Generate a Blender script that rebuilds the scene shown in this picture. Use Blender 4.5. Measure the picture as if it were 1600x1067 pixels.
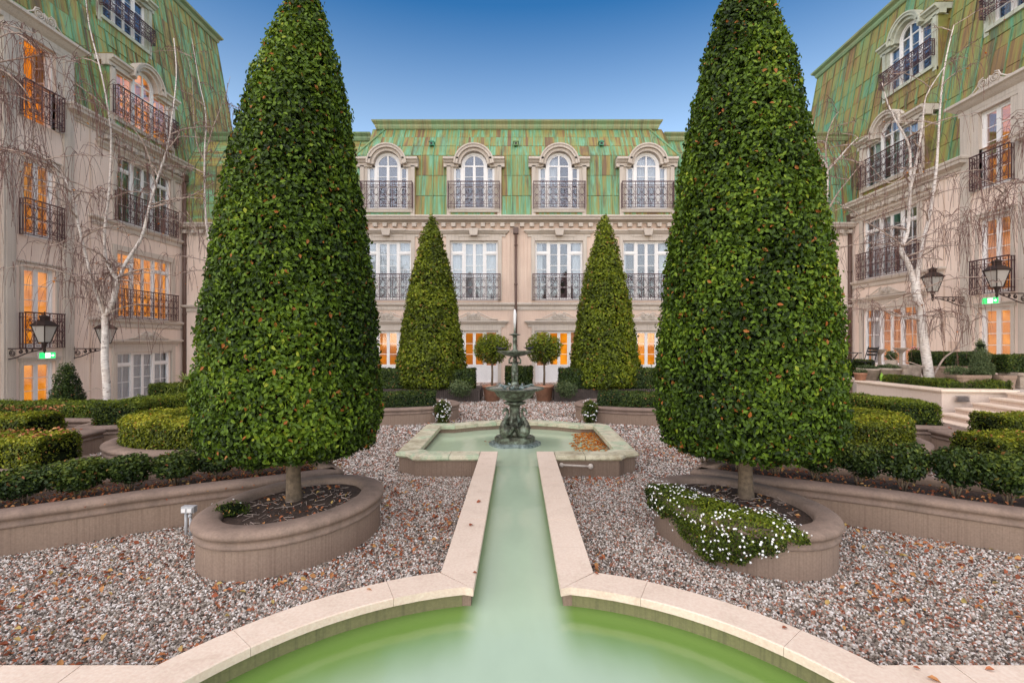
import bpy, math, random
import numpy as np
from mathutils import Vector, Matrix
rad = math.radians
random.seed(7); RNG = np.random.default_rng(7)
S = bpy.context.scene
for o in list(bpy.data.objects): bpy.data.objects.remove(o)
COL = S.collection
# ---------------------------------------------------------------- camera, world, sun, exposure
cam_d = bpy.data.cameras.new('camera'); cam = bpy.data.objects.new('camera', cam_d); COL.objects.link(cam)
cam.location = (0, 0, 1.7); cam.rotation_euler = (rad(90), 0, 0)
cam_d.sensor_width = 36; cam_d.lens = 17; cam_d.shift_x = -0.005; cam_d.shift_y = 0.0
cam_d.clip_start = .05; cam_d.clip_end = 2000
S.camera = cam
SUN_EL, SUN_AZ = rad(43), rad(206)        # azimuth clockwise from +Y
W = bpy.data.worlds.new('World'); S.world = W; W.use_nodes = True
wn = W.node_tree.nodes; wl = W.node_tree.links
sky = wn.new('ShaderNodeTexSky'); sky.sky_type = 'NISHITA'; sky.sun_disc = False
sky.sun_elevation = SUN_EL; sky.sun_rotation = SUN_AZ; sky.altitude = 200
sky.air_density = 1.2; sky.dust_density = .3; sky.ozone_density = 2.0
# deeper blue towards the zenith, as on a clear dusk sky
tc = wn.new('ShaderNodeTexCoord'); sx = wn.new('ShaderNodeSeparateXYZ'); wl.new(tc.outputs['Generated'], sx.inputs[0])
cr = wn.new('ShaderNodeValToRGB'); wl.new(sx.outputs[2], cr.inputs[0]); E = cr.color_ramp.elements
SKYR = [(0.0, (1.15, 1.05, .98)), (.30, (1.08, .98, .90)), (.42, (.70, .71, .69)), (.57, (.115, .345, .50)), (.75, (.105, .31, .45)), (1.0, (.10, .29, .42))]
while len(E) < len(SKYR): E.new(.5)
for e, (p, c) in zip(E, SKYR): e.position = p; e.color = (*c, 1)
mu = wn.new('ShaderNodeMix'); mu.data_type = 'RGBA'; mu.blend_type = 'MULTIPLY'; mu.inputs[0].default_value = 1
wl.new(sky.outputs[0], mu.inputs[6]); wl.new(cr.outputs[0], mu.inputs[7]); wl.new(mu.outputs[2], wn['Background'].inputs[0])
wn['Background'].inputs[1].default_value = .15
sl = bpy.data.lights.new('sun', 'SUN'); sun = bpy.data.objects.new('sun', sl); COL.objects.link(sun)
sl.energy = 2.6; sl.angle = rad(128); sl.color = (1, .84, .72)
sd = Vector((math.sin(SUN_AZ)*math.cos(SUN_EL), math.cos(SUN_AZ)*math.cos(SUN_EL), math.sin(SUN_EL)))
sun.rotation_euler = sd.to_track_quat('Z', 'Y').to_euler(); sun.location = (0, -5, 30)
S.view_settings.view_transform = 'Standard'; S.view_settings.look = 'None'
S.view_settings.exposure = .98; S.view_settings.gamma = 1; S.view_settings.use_curve_mapping = False
S.render.engine = 'CYCLES'
S.cycles.max_bounces = 6; S.cycles.diffuse_bounces = 4; S.cycles.transparent_max_bounces = 8

F = 755.0
def PX(x, y, Y):
    "world point of photo pixel (1600 wide) at depth Y"
    return Vector(((x-808)/F*Y, Y, 1.7-(y-533)/F*Y))
# ---------------------------------------------------------------- materials
MATS = {}
def newmat(name):
    m = bpy.data.materials.new(name); m.use_nodes = True
    nt = m.node_tree; b = nt.nodes['Principled BSDF']; return m, nt, b
def N(nt, t, **k):
    n = nt.nodes.new(t)
    for a, v in k.items():
        setattr(n, a, v)
    return n
def L(nt, a, b): nt.links.new(a, b)
def coord(nt, scale=(1, 1, 1), obj=False):
    if obj: src = N(nt, 'ShaderNodeTexCoord').outputs['Object']
    else: src = N(nt, 'ShaderNodeNewGeometry').outputs['Position']
    mp = N(nt, 'ShaderNodeMapping'); mp.inputs['Scale'].default_value = scale
    L(nt, src, mp.inputs['Vector']); return mp.outputs[0]
def noise(nt, vec, scale, detail=4, rough=.55, dist=0):
    n = N(nt, 'ShaderNodeTexNoise'); n.inputs['Scale'].default_value = scale
    n.inputs['Detail'].default_value = detail; n.inputs['Roughness'].default_value = rough
    n.inputs['Distortion'].default_value = dist
    L(nt, vec, n.inputs['Vector']); return n.outputs['Fac']
def ramp(nt, fac, stops, interp='LINEAR'):
    r = N(nt, 'ShaderNodeValToRGB'); cr = r.color_ramp; cr.interpolation = interp
    while len(cr.elements) < len(stops): cr.elements.new(.5)
    for e, (p, c) in zip(cr.elements, stops):
        e.position = p; e.color = (*c, 1) if not isinstance(c, (int, float)) else (c, c, c, 1)
    L(nt, fac, r.inputs[0]); return r.outputs[0]
def mix(nt, fac, a, b, mode='MIX'):
    m = N(nt, 'ShaderNodeMix', data_type='RGBA', blend_type=mode)
    for s, v in ((m.inputs[0], fac), (m.inputs[6], a), (m.inputs[7], b)):
        if isinstance(v, (int, float)): s.default_value = v
        elif isinstance(v, tuple): s.default_value = (*v, 1)
        else: L(nt, v, s)
    return m.outputs[2]
def bump(nt, b, h, strength=.3, dist=.01):
    n = N(nt, 'ShaderNodeBump'); n.inputs['Strength'].default_value = strength
    n.inputs['Distance'].default_value = dist
    L(nt, h, n.inputs['Height']); L(nt, n.outputs[0], b.inputs['Normal'])
def stucco(name, c1, c2, streak, rough=.9, amount=.5, fine=.25, sx=9, lo=.5):
    m, nt, b = newmat(name)
    big = noise(nt, coord(nt, (1, 1, 1)), .8, 5)
    col = mix(nt, ramp(nt, big, [(.3, 0), (.7, 1)]), c1, c2)
    st = noise(nt, coord(nt, (sx, sx, .35)), 2.2, 6, .68)
    col = mix(nt, ramp(nt, st, [(lo, 0.0), (.72, amount)]), col, streak)
    fn = noise(nt, coord(nt), 60, 3)
    col = mix(nt, fine, col, ramp(nt, fn, [(.2, .25), (.8, .9)]), 'OVERLAY')
    L(nt, col, b.inputs['Base Color']); b.inputs['Roughness'].default_value = rough
    bump(nt, b, fn, .25, .004); MATS[name] = m; return m
stucco('render', (.56, .415, .33), (.65, .50, .40), (.36, .25, .19), amount=.5, sx=14)
stucco('render_wing_brightened', (.68, .53, .44), (.77, .63, .53), (.46, .34, .27), amount=.5, sx=14)  # brighter copy of render; light missing on the wings is put into the colour
stucco('render_planter', (.225, .155, .11), (.295, .21, .152), (.12, .07, .05), amount=.5, sx=34, lo=.47)
stucco('trim', (.46, .40, .34), (.54, .475, .405), (.22, .175, .14), amount=.5, sx=12)
stucco('rim', (.19, .13, .10), (.28, .20, .15), (.09, .065, .05), amount=.6, sx=3, lo=.42)
stucco('limestone', (.64, .50, .39), (.73, .585, .46), (.42, .30, .22), amount=.3, sx=3, rough=.75)
stucco('wallpink', (.60, .47, .38), (.64, .51, .42), (.46, .34, .27), amount=.25)
stucco('deck', (.40, .34, .29), (.5, .43, .37), (.3, .25, .2), amount=.3)
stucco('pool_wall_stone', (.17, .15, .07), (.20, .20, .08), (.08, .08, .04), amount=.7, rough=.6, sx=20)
def mossy():
    m, nt, b = newmat('mossy_stone'); oi = N(nt, 'ShaderNodeObjectInfo')
    ad = N(nt, 'ShaderNodeMath', operation='MULTIPLY_ADD'); L(nt, oi.outputs['Random'], ad.inputs[0]); ad.inputs[1].default_value = .30
    f = noise(nt, coord(nt), 2.6, 5, .65); L(nt, f, ad.inputs[2])
    c = ramp(nt, ad.outputs[0], [(.38, (.30, .24, .15)), (.50, (.46, .42, .28)), (.62, (.58, .53, .38)), (.72, (.38, .46, .30)), (.85, (.56, .50, .36))])
    f2 = noise(nt, coord(nt), 9, 6, .7); c = mix(nt, ramp(nt, f2, [(.50, 0), (.68, .6)]), c, (.20, .15, .09))
    fn = noise(nt, coord(nt), 70, 3); c = mix(nt, .25, c, ramp(nt, fn, [(.2, .25), (.8, .9)]), 'OVERLAY')
    L(nt, c, b.inputs['Base Color']); b.inputs['Roughness'].default_value = .7; bump(nt, b, fn, .25, .004); MATS['mossy_stone'] = m
mossy()
def plain(name, c, rough=.6, metal=0, var=.15, scale=20, spec=None):
    m, nt, b = newmat(name)
    f = noise(nt, coord(nt), scale, 4)
    col = mix(nt, ramp(nt, f, [(.3, 0), (.7, 1)]), tuple(v*(1-var) for v in c), tuple(min(1, v*(1+var)) for v in c))
    L(nt, col, b.inputs['Base Color']); b.inputs['Roughness'].default_value = rough
    b.inputs['Metallic'].default_value = metal
    if spec is not None: b.inputs['Specular IOR Level'].default_value = spec
    MATS[name] = m; return m
plain('white_paint', (.74, .72, .70), .45, var=.06)
plain('iron', (.075, .032, .036), .5, .2, .3)
plain('dark_iron', (.03, .017, .014), .5, .3, .3)
plain('curtain', (.44, .43, .42), .9, var=.06, scale=3)
plain('room_dark', (.05, .04, .035), .9, var=.4, scale=2)
plain('pipe', (.10, .055, .04), .5, var=.2)
plain('terracotta', (.36, .18, .11), .85, var=.25, scale=9)
plain('stone_pot', (.36, .29, .23), .9, var=.3, scale=7)
plain('slate_box', (.075, .055, .045), .8, var=.35, scale=9)
plain('bark', (.14, .10, .065), .9, var=.35, scale=30)
plain('twig', (.13, .065, .05), .8, var=.3)
plain('grey_plastic', (.42, .42, .42), .5, var=.1)
plain('black_metal', (.02, .02, .022), .5, .3, .2)
plain('petal', (.82, .82, .80), .6, var=.05)
plain('pink_petal', (.7, .3, .35), .6, var=.1)
plain('zinc', (.18, .16, .15), .5, .3, .2)
plain('teal_glaze', (.05, .2, .22), .3, var=.2)
plain('lime_plastic', (.3, .55, .05), .5)
def soil():
    m, nt, b = newmat('soil'); v = coord(nt)
    f = noise(nt, v, 30, 6, .7)
    L(nt, ramp(nt, f, [(.3, (.03, .018, .012)), (.55, (.075, .045, .03)), (.75, (.16, .09, .055))]), b.inputs['Base Color'])
    b.inputs['Roughness'].default_value = .95; bump(nt, b, f, .9, .03); MATS['soil'] = m
soil()
def gravel_mats():
    m, nt, b = newmat('gravel_base'); v = coord(nt)
    f = noise(nt, v, 45, 5, .7)
    vo = N(nt, 'ShaderNodeTexVoronoi'); vo.inputs['Scale'].default_value = 42; L(nt, v, vo.inputs['Vector'])
    c = ramp(nt, vo.outputs['Color'], [(.1, (.14, .10, .08)), (.5, (.36, .30, .26)), (.9, (.62, .56, .52))])
    L(nt, c, b.inputs['Base Color']); b.inputs['Roughness'].default_value = .9
    bump(nt, b, vo.outputs['Distance'], .8, .02); MATS['gravel_base'] = m
    m, nt, b = newmat('pebble'); oi = N(nt, 'ShaderNodeObjectInfo')
    at = N(nt, 'ShaderNodeAttribute', attribute_name='tone', attribute_type='INSTANCER')
    c = ramp(nt, at.outputs['Fac'], [(0, (.035, .025, .022)), (.16, (.12, .095, .07)), (.32, (.20, .16, .125)), (.48, (.34, .295, .24)), (.64, (.52, .47, .41)), (.80, (.78, .74, .69)), (.86, (.42, .24, .17)), (.93, (.32, .13, .07)), (1, (.22, .07, .04))])
    f = noise(nt, coord(nt), 90, 3)
    L(nt, mix(nt, .35, c, ramp(nt, f, [(.3, .3), (.7, .8)]), 'OVERLAY'), b.inputs['Base Color'])
    b.inputs['Roughness'].default_value = .75; MATS['pebble'] = m
gravel_mats()
def copper(name, stops, dark=.5, ax='x'):
    k1 = (5.5, .15, .16) if ax == 'x' else (.15, 5.5, .16); k2 = (2.6, .15, .42) if ax == 'x' else (.15, 2.6, .42); k3 = (18, 1, 1.0) if ax == 'x' else (1, 18, 1.0)
    m, nt, b = newmat(name)
    oi = N(nt, 'ShaderNodeObjectInfo')
    st = noise(nt, coord(nt, k1), 1.1, 6, .62, .12)
    big = noise(nt, coord(nt, (1, 1, .6)), .55, 3)
    a = N(nt, 'ShaderNodeMath', operation='MULTIPLY'); L(nt, oi.outputs['Random'], a.inputs[0]); a.inputs[1].default_value = .42
    a2 = N(nt, 'ShaderNodeMath', operation='MULTIPLY_ADD'); L(nt, st, a2.inputs[0]); a2.inputs[1].default_value = 1.75; L(nt, a.outputs[0], a2.inputs[2])
    a3 = N(nt, 'ShaderNodeMath', operation='MULTIPLY_ADD'); L(nt, big, a3.inputs[0]); a3.inputs[1].default_value = 1.0; L(nt, a2.outputs[0], a3.inputs[2])
    a4 = N(nt, 'ShaderNodeMath', operation='SUBTRACT'); L(nt, a3.outputs[0], a4.inputs[0]); a4.inputs[1].default_value = 1.085
    c = ramp(nt, a4.outputs[0], stops)
    dk = noise(nt, coord(nt, k2), .95, 6, .72, .25)
    c = mix(nt, ramp(nt, dk, [(.52, 0), (.66, dark)]), c, (.075, .06, .04))
    fn = noise(nt, coord(nt, k3), 1.5, 4, .7)
    c = mix(nt, .45, c, ramp(nt, fn, [(.25, .25), (.75, .85)]), 'OVERLAY')
    L(nt, c, b.inputs['Base Color']); b.inputs['Roughness'].default_value = .62; b.inputs['Metallic'].default_value = .1
    bump(nt, b, fn, .15, .01); MATS[name] = m
G1, G2, OC, BR, YG = (.10, .27, .155), (.15, .25, .10), (.25, .185, .05), (.15, .09, .045), (.20, .225, .07)
M1 = (.17, .38, .25)
copper('copper', [(.10, BR), (.22, OC), (.33, YG), (.42, G2), (.48, G1), (.54, M1), (.58, G2), (.66, YG), (.76, OC), (.92, BR)], .75)
copper('copper_left', [(.12, BR), (.26, OC), (.32, (.25, .25, .07)), (.40, (.20, .27, .10)), (.455, (.16, .33, .17)), (.49, (.19, .43, .26)), (.53, (.22, .30, .11)), (.60, (.30, .28, .08)), (.72, (.33, .24, .07)), (.84, OC), (.94, BR)], .8, 'y')
copper('copper_yellow', [(.10, G1), (.22, G2), (.32, YG), (.48, (.23, .235, .06)), (.60, OC), (.72, (.24, .145, .05)), (.9, BR)], .8, 'y')
copper('copper_seam', [(.2, (.07, .27, .17)), (.5, (.10, .30, .17)), (.8, (.20, .26, .10))], .45)
copper('copper_seam_dull', [(.2, (.10, .16, .07)), (.4, (.12, .28, .16)), (.6, (.15, .17, .07)), (.8, (.10, .08, .04))], .6, 'y')
copper('copper_trim', [(.2, (.16, .25, .13)), (.5, (.20, .30, .15)), (.8, (.27, .27, .13))], .5)
def bronze():
    m, nt, b = newmat('bronze'); v = coord(nt)
    f = noise(nt, v, 14, 5, .6)
    L(nt, ramp(nt, f, [(.3, (.022, .02, .014)), (.45, (.085, .085, .06)), (.58, (.17, .20, .145)), (.76, (.32, .38, .30))]), b.inputs['Base Color'])
    b.inputs['Roughness'].default_value = .45; b.inputs['Metallic'].default_value = .35; bump(nt, b, f, .3, .01); MATS['bronze'] = m
    m, nt, b = newmat('bronze_wet'); f = noise(nt, coord(nt), 20, 4)
    L(nt, ramp(nt, f, [(.3, (.09, .12, .11)), (.7, (.30, .36, .34))]), b.inputs['Base Color'])
    b.inputs['Roughness'].default_value = .15; MATS['bronze_wet'] = m
bronze()
def glass():
    m, nt, b = newmat('glass'); nt.nodes.remove(b)
    t = N(nt, 'ShaderNodeBsdfTransparent'); g = N(nt, 'ShaderNodeBsdfGlossy'); g.inputs['Roughness'].default_value = .03
    g.inputs['Color'].default_value = (.9, .93, 1, 1); t.inputs['Color'].default_value = (.9, .93, .95, 1)
    lw = N(nt, 'ShaderNodeLayerWeight'); lw.inputs['Blend'].default_value = .5
    mr = N(nt, 'ShaderNodeMapRange'); L(nt, lw.outputs['Fresnel'], mr.inputs[0]); mr.inputs[3].default_value = .035; mr.inputs[4].default_value = .28
    mx = N(nt, 'ShaderNodeMixShader'); L(nt, mr.outputs[0], mx.inputs[0]); L(nt, t.outputs[0], mx.inputs[1]); L(nt, g.outputs[0], mx.inputs[2])
    L(nt, mx.outputs[0], nt.nodes['Material Output'].inputs[0]); MATS['glass'] = m
    m, nt, b = newmat('lantern_glass'); b.inputs['Base Color'].default_value = (.42, .40, .36, 1); b.inputs['Roughness'].default_value = .2
    MATS['lantern_glass'] = m
glass()
def emis(name, c1, c2, s, scale=1.2):
    m, nt, b = newmat(name); f = noise(nt, coord(nt, (1, 1, 1)), scale, 3)
    c = ramp(nt, f, [(.35, c1), (.65, c2)])
    b.inputs['Base Color'].default_value = (.10, .05, .02, 1); L(nt, c, b.inputs['Emission Color']); b.inputs['Emission Strength'].default_value = s
    MATS[name] = m
emis('room_lit', (.55, .14, .0), (1, .33, .01), .66, 1.9)
emis('room_lit_dim', (.45, .12, .01), (.85, .24, .01), .50, 2)
emis('curtain_lit', (.7, .22, .08), (.9, .36, .14), .28, 4)
emis('exit_green', (.0, .62, .14), (.0, .62, .14), 1.0)
emis('exit_white', (1, 1, .95), (1, 1, .95), 1.0)
def water(name, c1, c2, rough=.12):
    m, nt, b = newmat(name)
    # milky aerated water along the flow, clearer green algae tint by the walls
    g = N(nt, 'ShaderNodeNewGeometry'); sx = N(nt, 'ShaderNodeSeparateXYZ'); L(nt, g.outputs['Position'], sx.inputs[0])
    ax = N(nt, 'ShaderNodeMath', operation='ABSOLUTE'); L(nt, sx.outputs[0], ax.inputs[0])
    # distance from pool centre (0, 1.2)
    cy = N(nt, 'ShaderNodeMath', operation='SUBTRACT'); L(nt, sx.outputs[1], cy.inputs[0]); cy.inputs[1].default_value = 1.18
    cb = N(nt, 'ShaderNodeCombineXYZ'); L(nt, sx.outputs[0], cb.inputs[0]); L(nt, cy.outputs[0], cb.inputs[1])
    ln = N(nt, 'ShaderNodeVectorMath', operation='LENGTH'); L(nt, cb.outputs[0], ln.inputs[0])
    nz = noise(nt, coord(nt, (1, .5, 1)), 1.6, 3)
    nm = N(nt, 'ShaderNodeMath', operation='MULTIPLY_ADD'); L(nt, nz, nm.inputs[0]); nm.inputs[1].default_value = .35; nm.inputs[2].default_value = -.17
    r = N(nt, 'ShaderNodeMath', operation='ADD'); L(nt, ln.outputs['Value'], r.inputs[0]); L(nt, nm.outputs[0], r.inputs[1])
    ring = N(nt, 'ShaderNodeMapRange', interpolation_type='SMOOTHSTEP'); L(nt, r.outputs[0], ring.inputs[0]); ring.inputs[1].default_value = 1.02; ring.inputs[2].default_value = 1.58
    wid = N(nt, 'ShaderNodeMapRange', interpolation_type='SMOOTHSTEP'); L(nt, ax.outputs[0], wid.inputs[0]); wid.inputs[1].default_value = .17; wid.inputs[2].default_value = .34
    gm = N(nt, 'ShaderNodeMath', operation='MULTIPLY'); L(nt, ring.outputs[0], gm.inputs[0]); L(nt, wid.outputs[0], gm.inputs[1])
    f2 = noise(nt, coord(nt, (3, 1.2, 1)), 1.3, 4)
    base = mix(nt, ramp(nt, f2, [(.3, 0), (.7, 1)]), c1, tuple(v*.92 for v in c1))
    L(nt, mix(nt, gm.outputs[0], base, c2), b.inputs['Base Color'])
    b.inputs['Roughness'].default_value = rough; b.inputs['Specular IOR Level'].default_value = .5
    w = noise(nt, coord(nt, (3, 1.5, 1)), 2.5, 2); bump(nt, b, w, .06, .05)
    MATS[name] = m
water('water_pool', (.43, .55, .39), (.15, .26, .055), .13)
water('water_channel', (.46, .56, .40), (.45, .55, .38), .12)
def leafmat(name, stops, rough=.42, trans=.25, spec=.2):
    m, nt, b = newmat(name)
    at = N(nt, 'ShaderNodeAttribute', attribute_name='rnd')
    c = ramp(nt, at.outputs['Fac'], stops)
    L(nt, c, b.inputs['Base Color']); b.inputs['Roughness'].default_value = rough
    b.inputs['Specular IOR Level'].default_value = spec
    tr = N(nt, 'ShaderNodeBsdfTranslucent'); L(nt, c, tr.inputs['Color'])
    mx = N(nt, 'ShaderNodeMixShader'); mx.inputs[0].default_value = trans
    L(nt, b.outputs[0], mx.inputs[1]); L(nt, tr.outputs[0], mx.inputs[2]); L(nt, mx.outputs[0], nt.nodes['Material Output'].inputs[0])
    MATS[name] = m
leafmat('leaf_big', [(0, (.014, .028, .006)), (.22, (.038, .068, .008)), (.45, (.092, .158, .013)), (.7, (.175, .265, .020)), (.93, (.31, .345, .028)), (.955, (.34, .13, .03)), (1, (.38, .12, .03))])
leafmat('leaf_mid', [(0, (.03, .04, .007)), (.3, (.085, .115, .010)), (.6, (.19, .235, .016)), (.86, (.31, .32, .024)), (.95, (.27, .20, .035)), (1, (.30, .12, .03))])
leafmat('leaf_box', [(0, (.016, .028, .008)), (.35, (.06, .09, .012)), (.7, (.16, .205, .018)), (.95, (.28, .31, .028)), (.985, (.3, .12, .04)), (1, (.35, .14, .05))])
leafmat('leaf_dark', [(0, (.008, .015, .006)), (.35, (.02, .037, .010)), (.7, (.05, .080, .014)), (.95, (.13, .165, .022)), (.985, (.25, .09, .04)), (1, (.3, .12, .05))], trans=.12)
leafmat('leaf_gold', [(0, (.03, .042, .008)), (.35, (.10, .125, .010)), (.7, (.27, .29, .018)), (.92, (.42, .38, .025)), (.965, (.38, .15, .04)), (1, (.45, .2, .06))])
leafmat('leaf_grey', [(0, (.04, .058, .025)), (.5, (.11, .15, .06)), (1, (.24, .27, .12))])
leafmat('leaf_litter', [(0, (.20, .06, .03)), (.3, (.34, .10, .045)), (.6, (.45, .17, .07)), (.85, (.52, .27, .10)), (1, (.48, .36, .12))], .7, .1, .2)
leafmat('leaf_orange', [(0, (.42, .10, .015)), (.5, (.58, .18, .02)), (1, (.65, .30, .04))], .6, .1, .2)
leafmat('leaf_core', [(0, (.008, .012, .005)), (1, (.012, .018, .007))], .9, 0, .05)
def birch():
    m, nt, b = newmat('birch_bark')
    f = noise(nt, coord(nt, (7, 7, 26)), 1.6, 4, .6, .4); g = noise(nt, coord(nt), 3, 3)
    c = ramp(nt, f, [(.33, (.06, .04, .03)), (.40, (.50, .43, .38)), (.6, (.70, .64, .58))])
    L(nt, mix(nt, ramp(nt, g, [(.5, 0), (.75, .5)]), c, (.42, .30, .22)), b.inputs['Base Color']); b.inputs['Roughness'].default_value = .8
    bump(nt, b, f, .4, .01); MATS['birch_bark'] = m
birch()

# ---------------------------------------------------------------- mesh builder
class MB:
    def __init__(s): s.v = []; s.f = []; s.m = []; s.sm = []
    def add(s, vs, fs, mi=0, smooth=False):
        b = len(s.v); s.v += [tuple(v) for v in vs]
        for f in fs: s.f.append(tuple(b+i for i in f)); s.m.append(mi); s.sm.append(smooth)
    def box(s, x0, x1, y0, y1, z0, z1, mi=0):
        s.add([(x0, y0, z0), (x1, y0, z0), (x1, y1, z0), (x0, y1, z0), (x0, y0, z1), (x1, y0, z1), (x1, y1, z1), (x0, y1, z1)],
              [(0, 3, 2, 1), (4, 5, 6, 7), (0, 1, 5, 4), (1, 2, 6, 5), (2, 3, 7, 6), (3, 0, 4, 7)], mi)
    def quad(s, a, b, c, d, mi=0): s.add([a, b, c, d], [(0, 1, 2, 3)], mi)
    def prism(s, poly, z0, z1, mi=0):
        n = len(poly)
        s.add([(x, y, z0) for x, y in poly]+[(x, y, z1) for x, y in poly],
              [tuple(range(n-1, -1, -1)), tuple(range(n, 2*n))]+[(i, (i+1) % n, n+(i+1) % n, n+i) for i in range(n)], mi)
    def slab_xz(s, poly, y0, y1, mi=0):
        "polygon in x,z (counter-clockwise seen from -y) extruded from y0 (front) to y1"
        n = len(poly)
        s.add([(x, y0, z) for x, z in poly]+[(x, y1, z) for x, z in poly],
              [tuple(range(n)), tuple(range(2*n-1, n-1, -1))]+[(i, n+i, n+(i+1) % n, (i+1) % n) for i in range(n)], mi)
    def sweep(s, path, prof, closed=False, caps=True, mi=0, smooth=False):
        "prof: list of (offset to the right of travel, z); path: 2D or 3D points in the xy plane"
        n = len(path); k = len(prof); vs = []
        for i, p in enumerate(path):
            a = path[(i-1) % n] if (closed or i > 0) else p
            b = path[(i+1) % n] if (closed or i < n-1) else p
            d1 = Vector((p[0]-a[0], p[1]-a[1])); d2 = Vector((b[0]-p[0], b[1]-p[1]))
            if d1.length < 1e-9: d1 = d2
            if d2.length < 1e-9: d2 = d1
            d1.normalize(); d2.normalize(); d = d1+d2
            if d.length < 1e-6: d = d1
            d.normalize(); c = max(.35, d.dot(d1)); nx, ny = d.y/c, -d.x/c
            pz = p[2] if len(p) > 2 else 0
            for o, z in prof: vs.append((p[0]+nx*o, p[1]+ny*o, z+pz))
        fs = []
        for i in range(n if closed else n-1):
            j = (i+1) % n
            for q in range(k-1): fs.append((i*k+q, j*k+q, j*k+q+1, i*k+q+1))
        s.add(vs, fs, mi, smooth)
        if caps and not closed:
            s.add(vs[:k], [tuple(range(k))], mi); s.add(vs[-k:], [tuple(range(k-1, -1, -1))], mi)
    def tube(s, pts, r, n=6, mi=0, cap=True):
        pts = [Vector(p) for p in pts]; m = len(pts)
        rr = r if hasattr(r, '__len__') else [r]*m
        up = Vector((0, 0, 1)); vs = []; prev = None
        for i, p in enumerate(pts):
            d = (pts[min(i+1, m-1)]-pts[max(i-1, 0)])
            if d.length < 1e-9: d = Vector((0, 0, 1))
            d.normalize()
            if prev is None:
                a = d.cross(up if abs(d.z) < .9 else Vector((1, 0, 0))); a.normalize()
            else:
                a = prev-d*prev.dot(d)
                if a.length < 1e-6: a = d.cross(up)
                a.normalize()
            prev = a; b = d.cross(a)
            for k in range(n):
                t = 2*math.pi*k/n+math.pi/4; q = p+(a*math.cos(t)+b*math.sin(t))*rr[i]; vs.append(q)
        fs = [(i*n+k, i*n+(k+1) % n, (i+1)*n+(k+1) % n, (i+1)*n+k) for i in range(m-1) for k in range(n)]
        if cap: fs += [tuple(range(n-1, -1, -1)), tuple((m-1)*n+k for k in range(n))]
        s.add(vs, fs, mi, n > 4)
    def lathe(s, prof, c=(0, 0, 0), n=24, mi=0, sq=None, smooth=True, wave=None):
        k = len(prof); vs = []
        for i in range(n):
            t = 2*math.pi*i/n
            for r, z in prof:
                w = 1 if not wave else 1+wave[0]*math.cos(wave[1]*t)*(r > wave[2])
                vs.append((c[0]+r*w*math.cos(t)*(sq or 1), c[1]+r*w*math.sin(t), c[2]+z))
        s.add(vs, [(i*k+q, ((i+1) % n)*k+q, ((i+1) % n)*k+q+1, i*k+q+1) for i in range(n) for q in range(k-1)], mi, smooth)
    def ell(s, c, r, n=10, m=7, mi=0, rot=None):
        vs = []; R = rot or Matrix.Identity(3)
        for i in range(n):
            for j in range(m):
                t = 2*math.pi*i/n; p = -math.pi/2+math.pi*j/(m-1)
                v = R @ Vector((r[0]*math.cos(p)*math.cos(t), r[1]*math.cos(p)*math.sin(t), r[2]*math.sin(p)))
                vs.append((c[0]+v.x, c[1]+v.y, c[2]+v.z))
        s.add(vs, [(i*m+q, ((i+1) % n)*m+q, ((i+1) % n)*m+q+1, i*m+q+1) for i in range(n) for q in range(m-1)], mi, True)
    def build(s, name, mats, parent=None, loc=None, rz=0):
        me = s.mesh(name, mats); o = bpy.data.objects.new(name, me); COL.objects.link(o)
        if parent: o.parent = parent
        if loc: o.location = loc
        if rz: o.rotation_euler.z = rz
        return o
    def mesh(s, name, mats):
        me = bpy.data.meshes.new(name); me.from_pydata(s.v, [], s.f)
        for m in ([mats] if isinstance(mats, str) else mats): me.materials.append(MATS[m])
        me.polygons.foreach_set('material_index', s.m); me.polygons.foreach_set('use_smooth', s.sm)
        me.validate(); me.update(); return me
def inst(name, me, parent=None, loc=(0, 0, 0), rot=None):
    o = bpy.data.objects.new(name, me); COL.objects.link(o)
    if parent: o.parent = parent
    o.location = loc
    if rot: o.rotation_euler = rot
    return o
def tag(o, label=None, cat=None, group=None, kind=None):
    if label: o['label'] = label
    if cat: o['category'] = cat
    if group: o['group'] = group
    if kind: o['kind'] = kind
    return o
def thing(name, label, cat, loc=(0, 0, 0), rz=0, group=None):
    o = bpy.data.objects.new(name, None); COL.objects.link(o); o.location = loc; o.rotation_euler.z = rz
    o.empty_display_size = .2
    return tag(o, label, cat, group)
def copy_tree(o, parent=None):
    c = o.copy(); COL.objects.link(c)
    if parent: c.parent = parent
    for ch in o.children: copy_tree(ch, c)
    return c
# ---------------------------------------------------------------- foliage
def rnoise(P, f, seed=0):
    "cheap smooth 3-D noise in -1..1"
    a = np.zeros(len(P)); r = np.random.default_rng(seed)
    for k in range(5):
        d = r.normal(size=3); d /= np.linalg.norm(d); ff = f*(1+.45*k)
        a += np.sin(P@d*ff*6.283+r.uniform(0, 6.28)+1.3*np.sin(P@r.normal(size=3)*f*3))/(1+.3*k)
    return a/3.2
def sample_surface(mb, n, rng):
    V = np.array(mb.v); T = []
    for f in mb.f:
        for i in range(1, len(f)-1): T.append((f[0], f[i], f[i+1]))
    T = np.array(T); a, b, c = V[T[:, 0]], V[T[:, 1]], V[T[:, 2]]
    cr = np.cross(b-a, c-a); ar = np.linalg.norm(cr, axis=1); nn = cr/np.maximum(ar, 1e-12)[:, None]
    idx = rng.choice(len(T), n, p=ar/ar.sum()); u, v = rng.random(n), rng.random(n)
    w = u+v > 1; u[w] = 1-u[w]; v[w] = 1-v[w]
    return a[idx]+(b-a)[idx]*u[:, None]+(c-a)[idx]*v[:, None], nn[idx], ar.sum()/2
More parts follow.
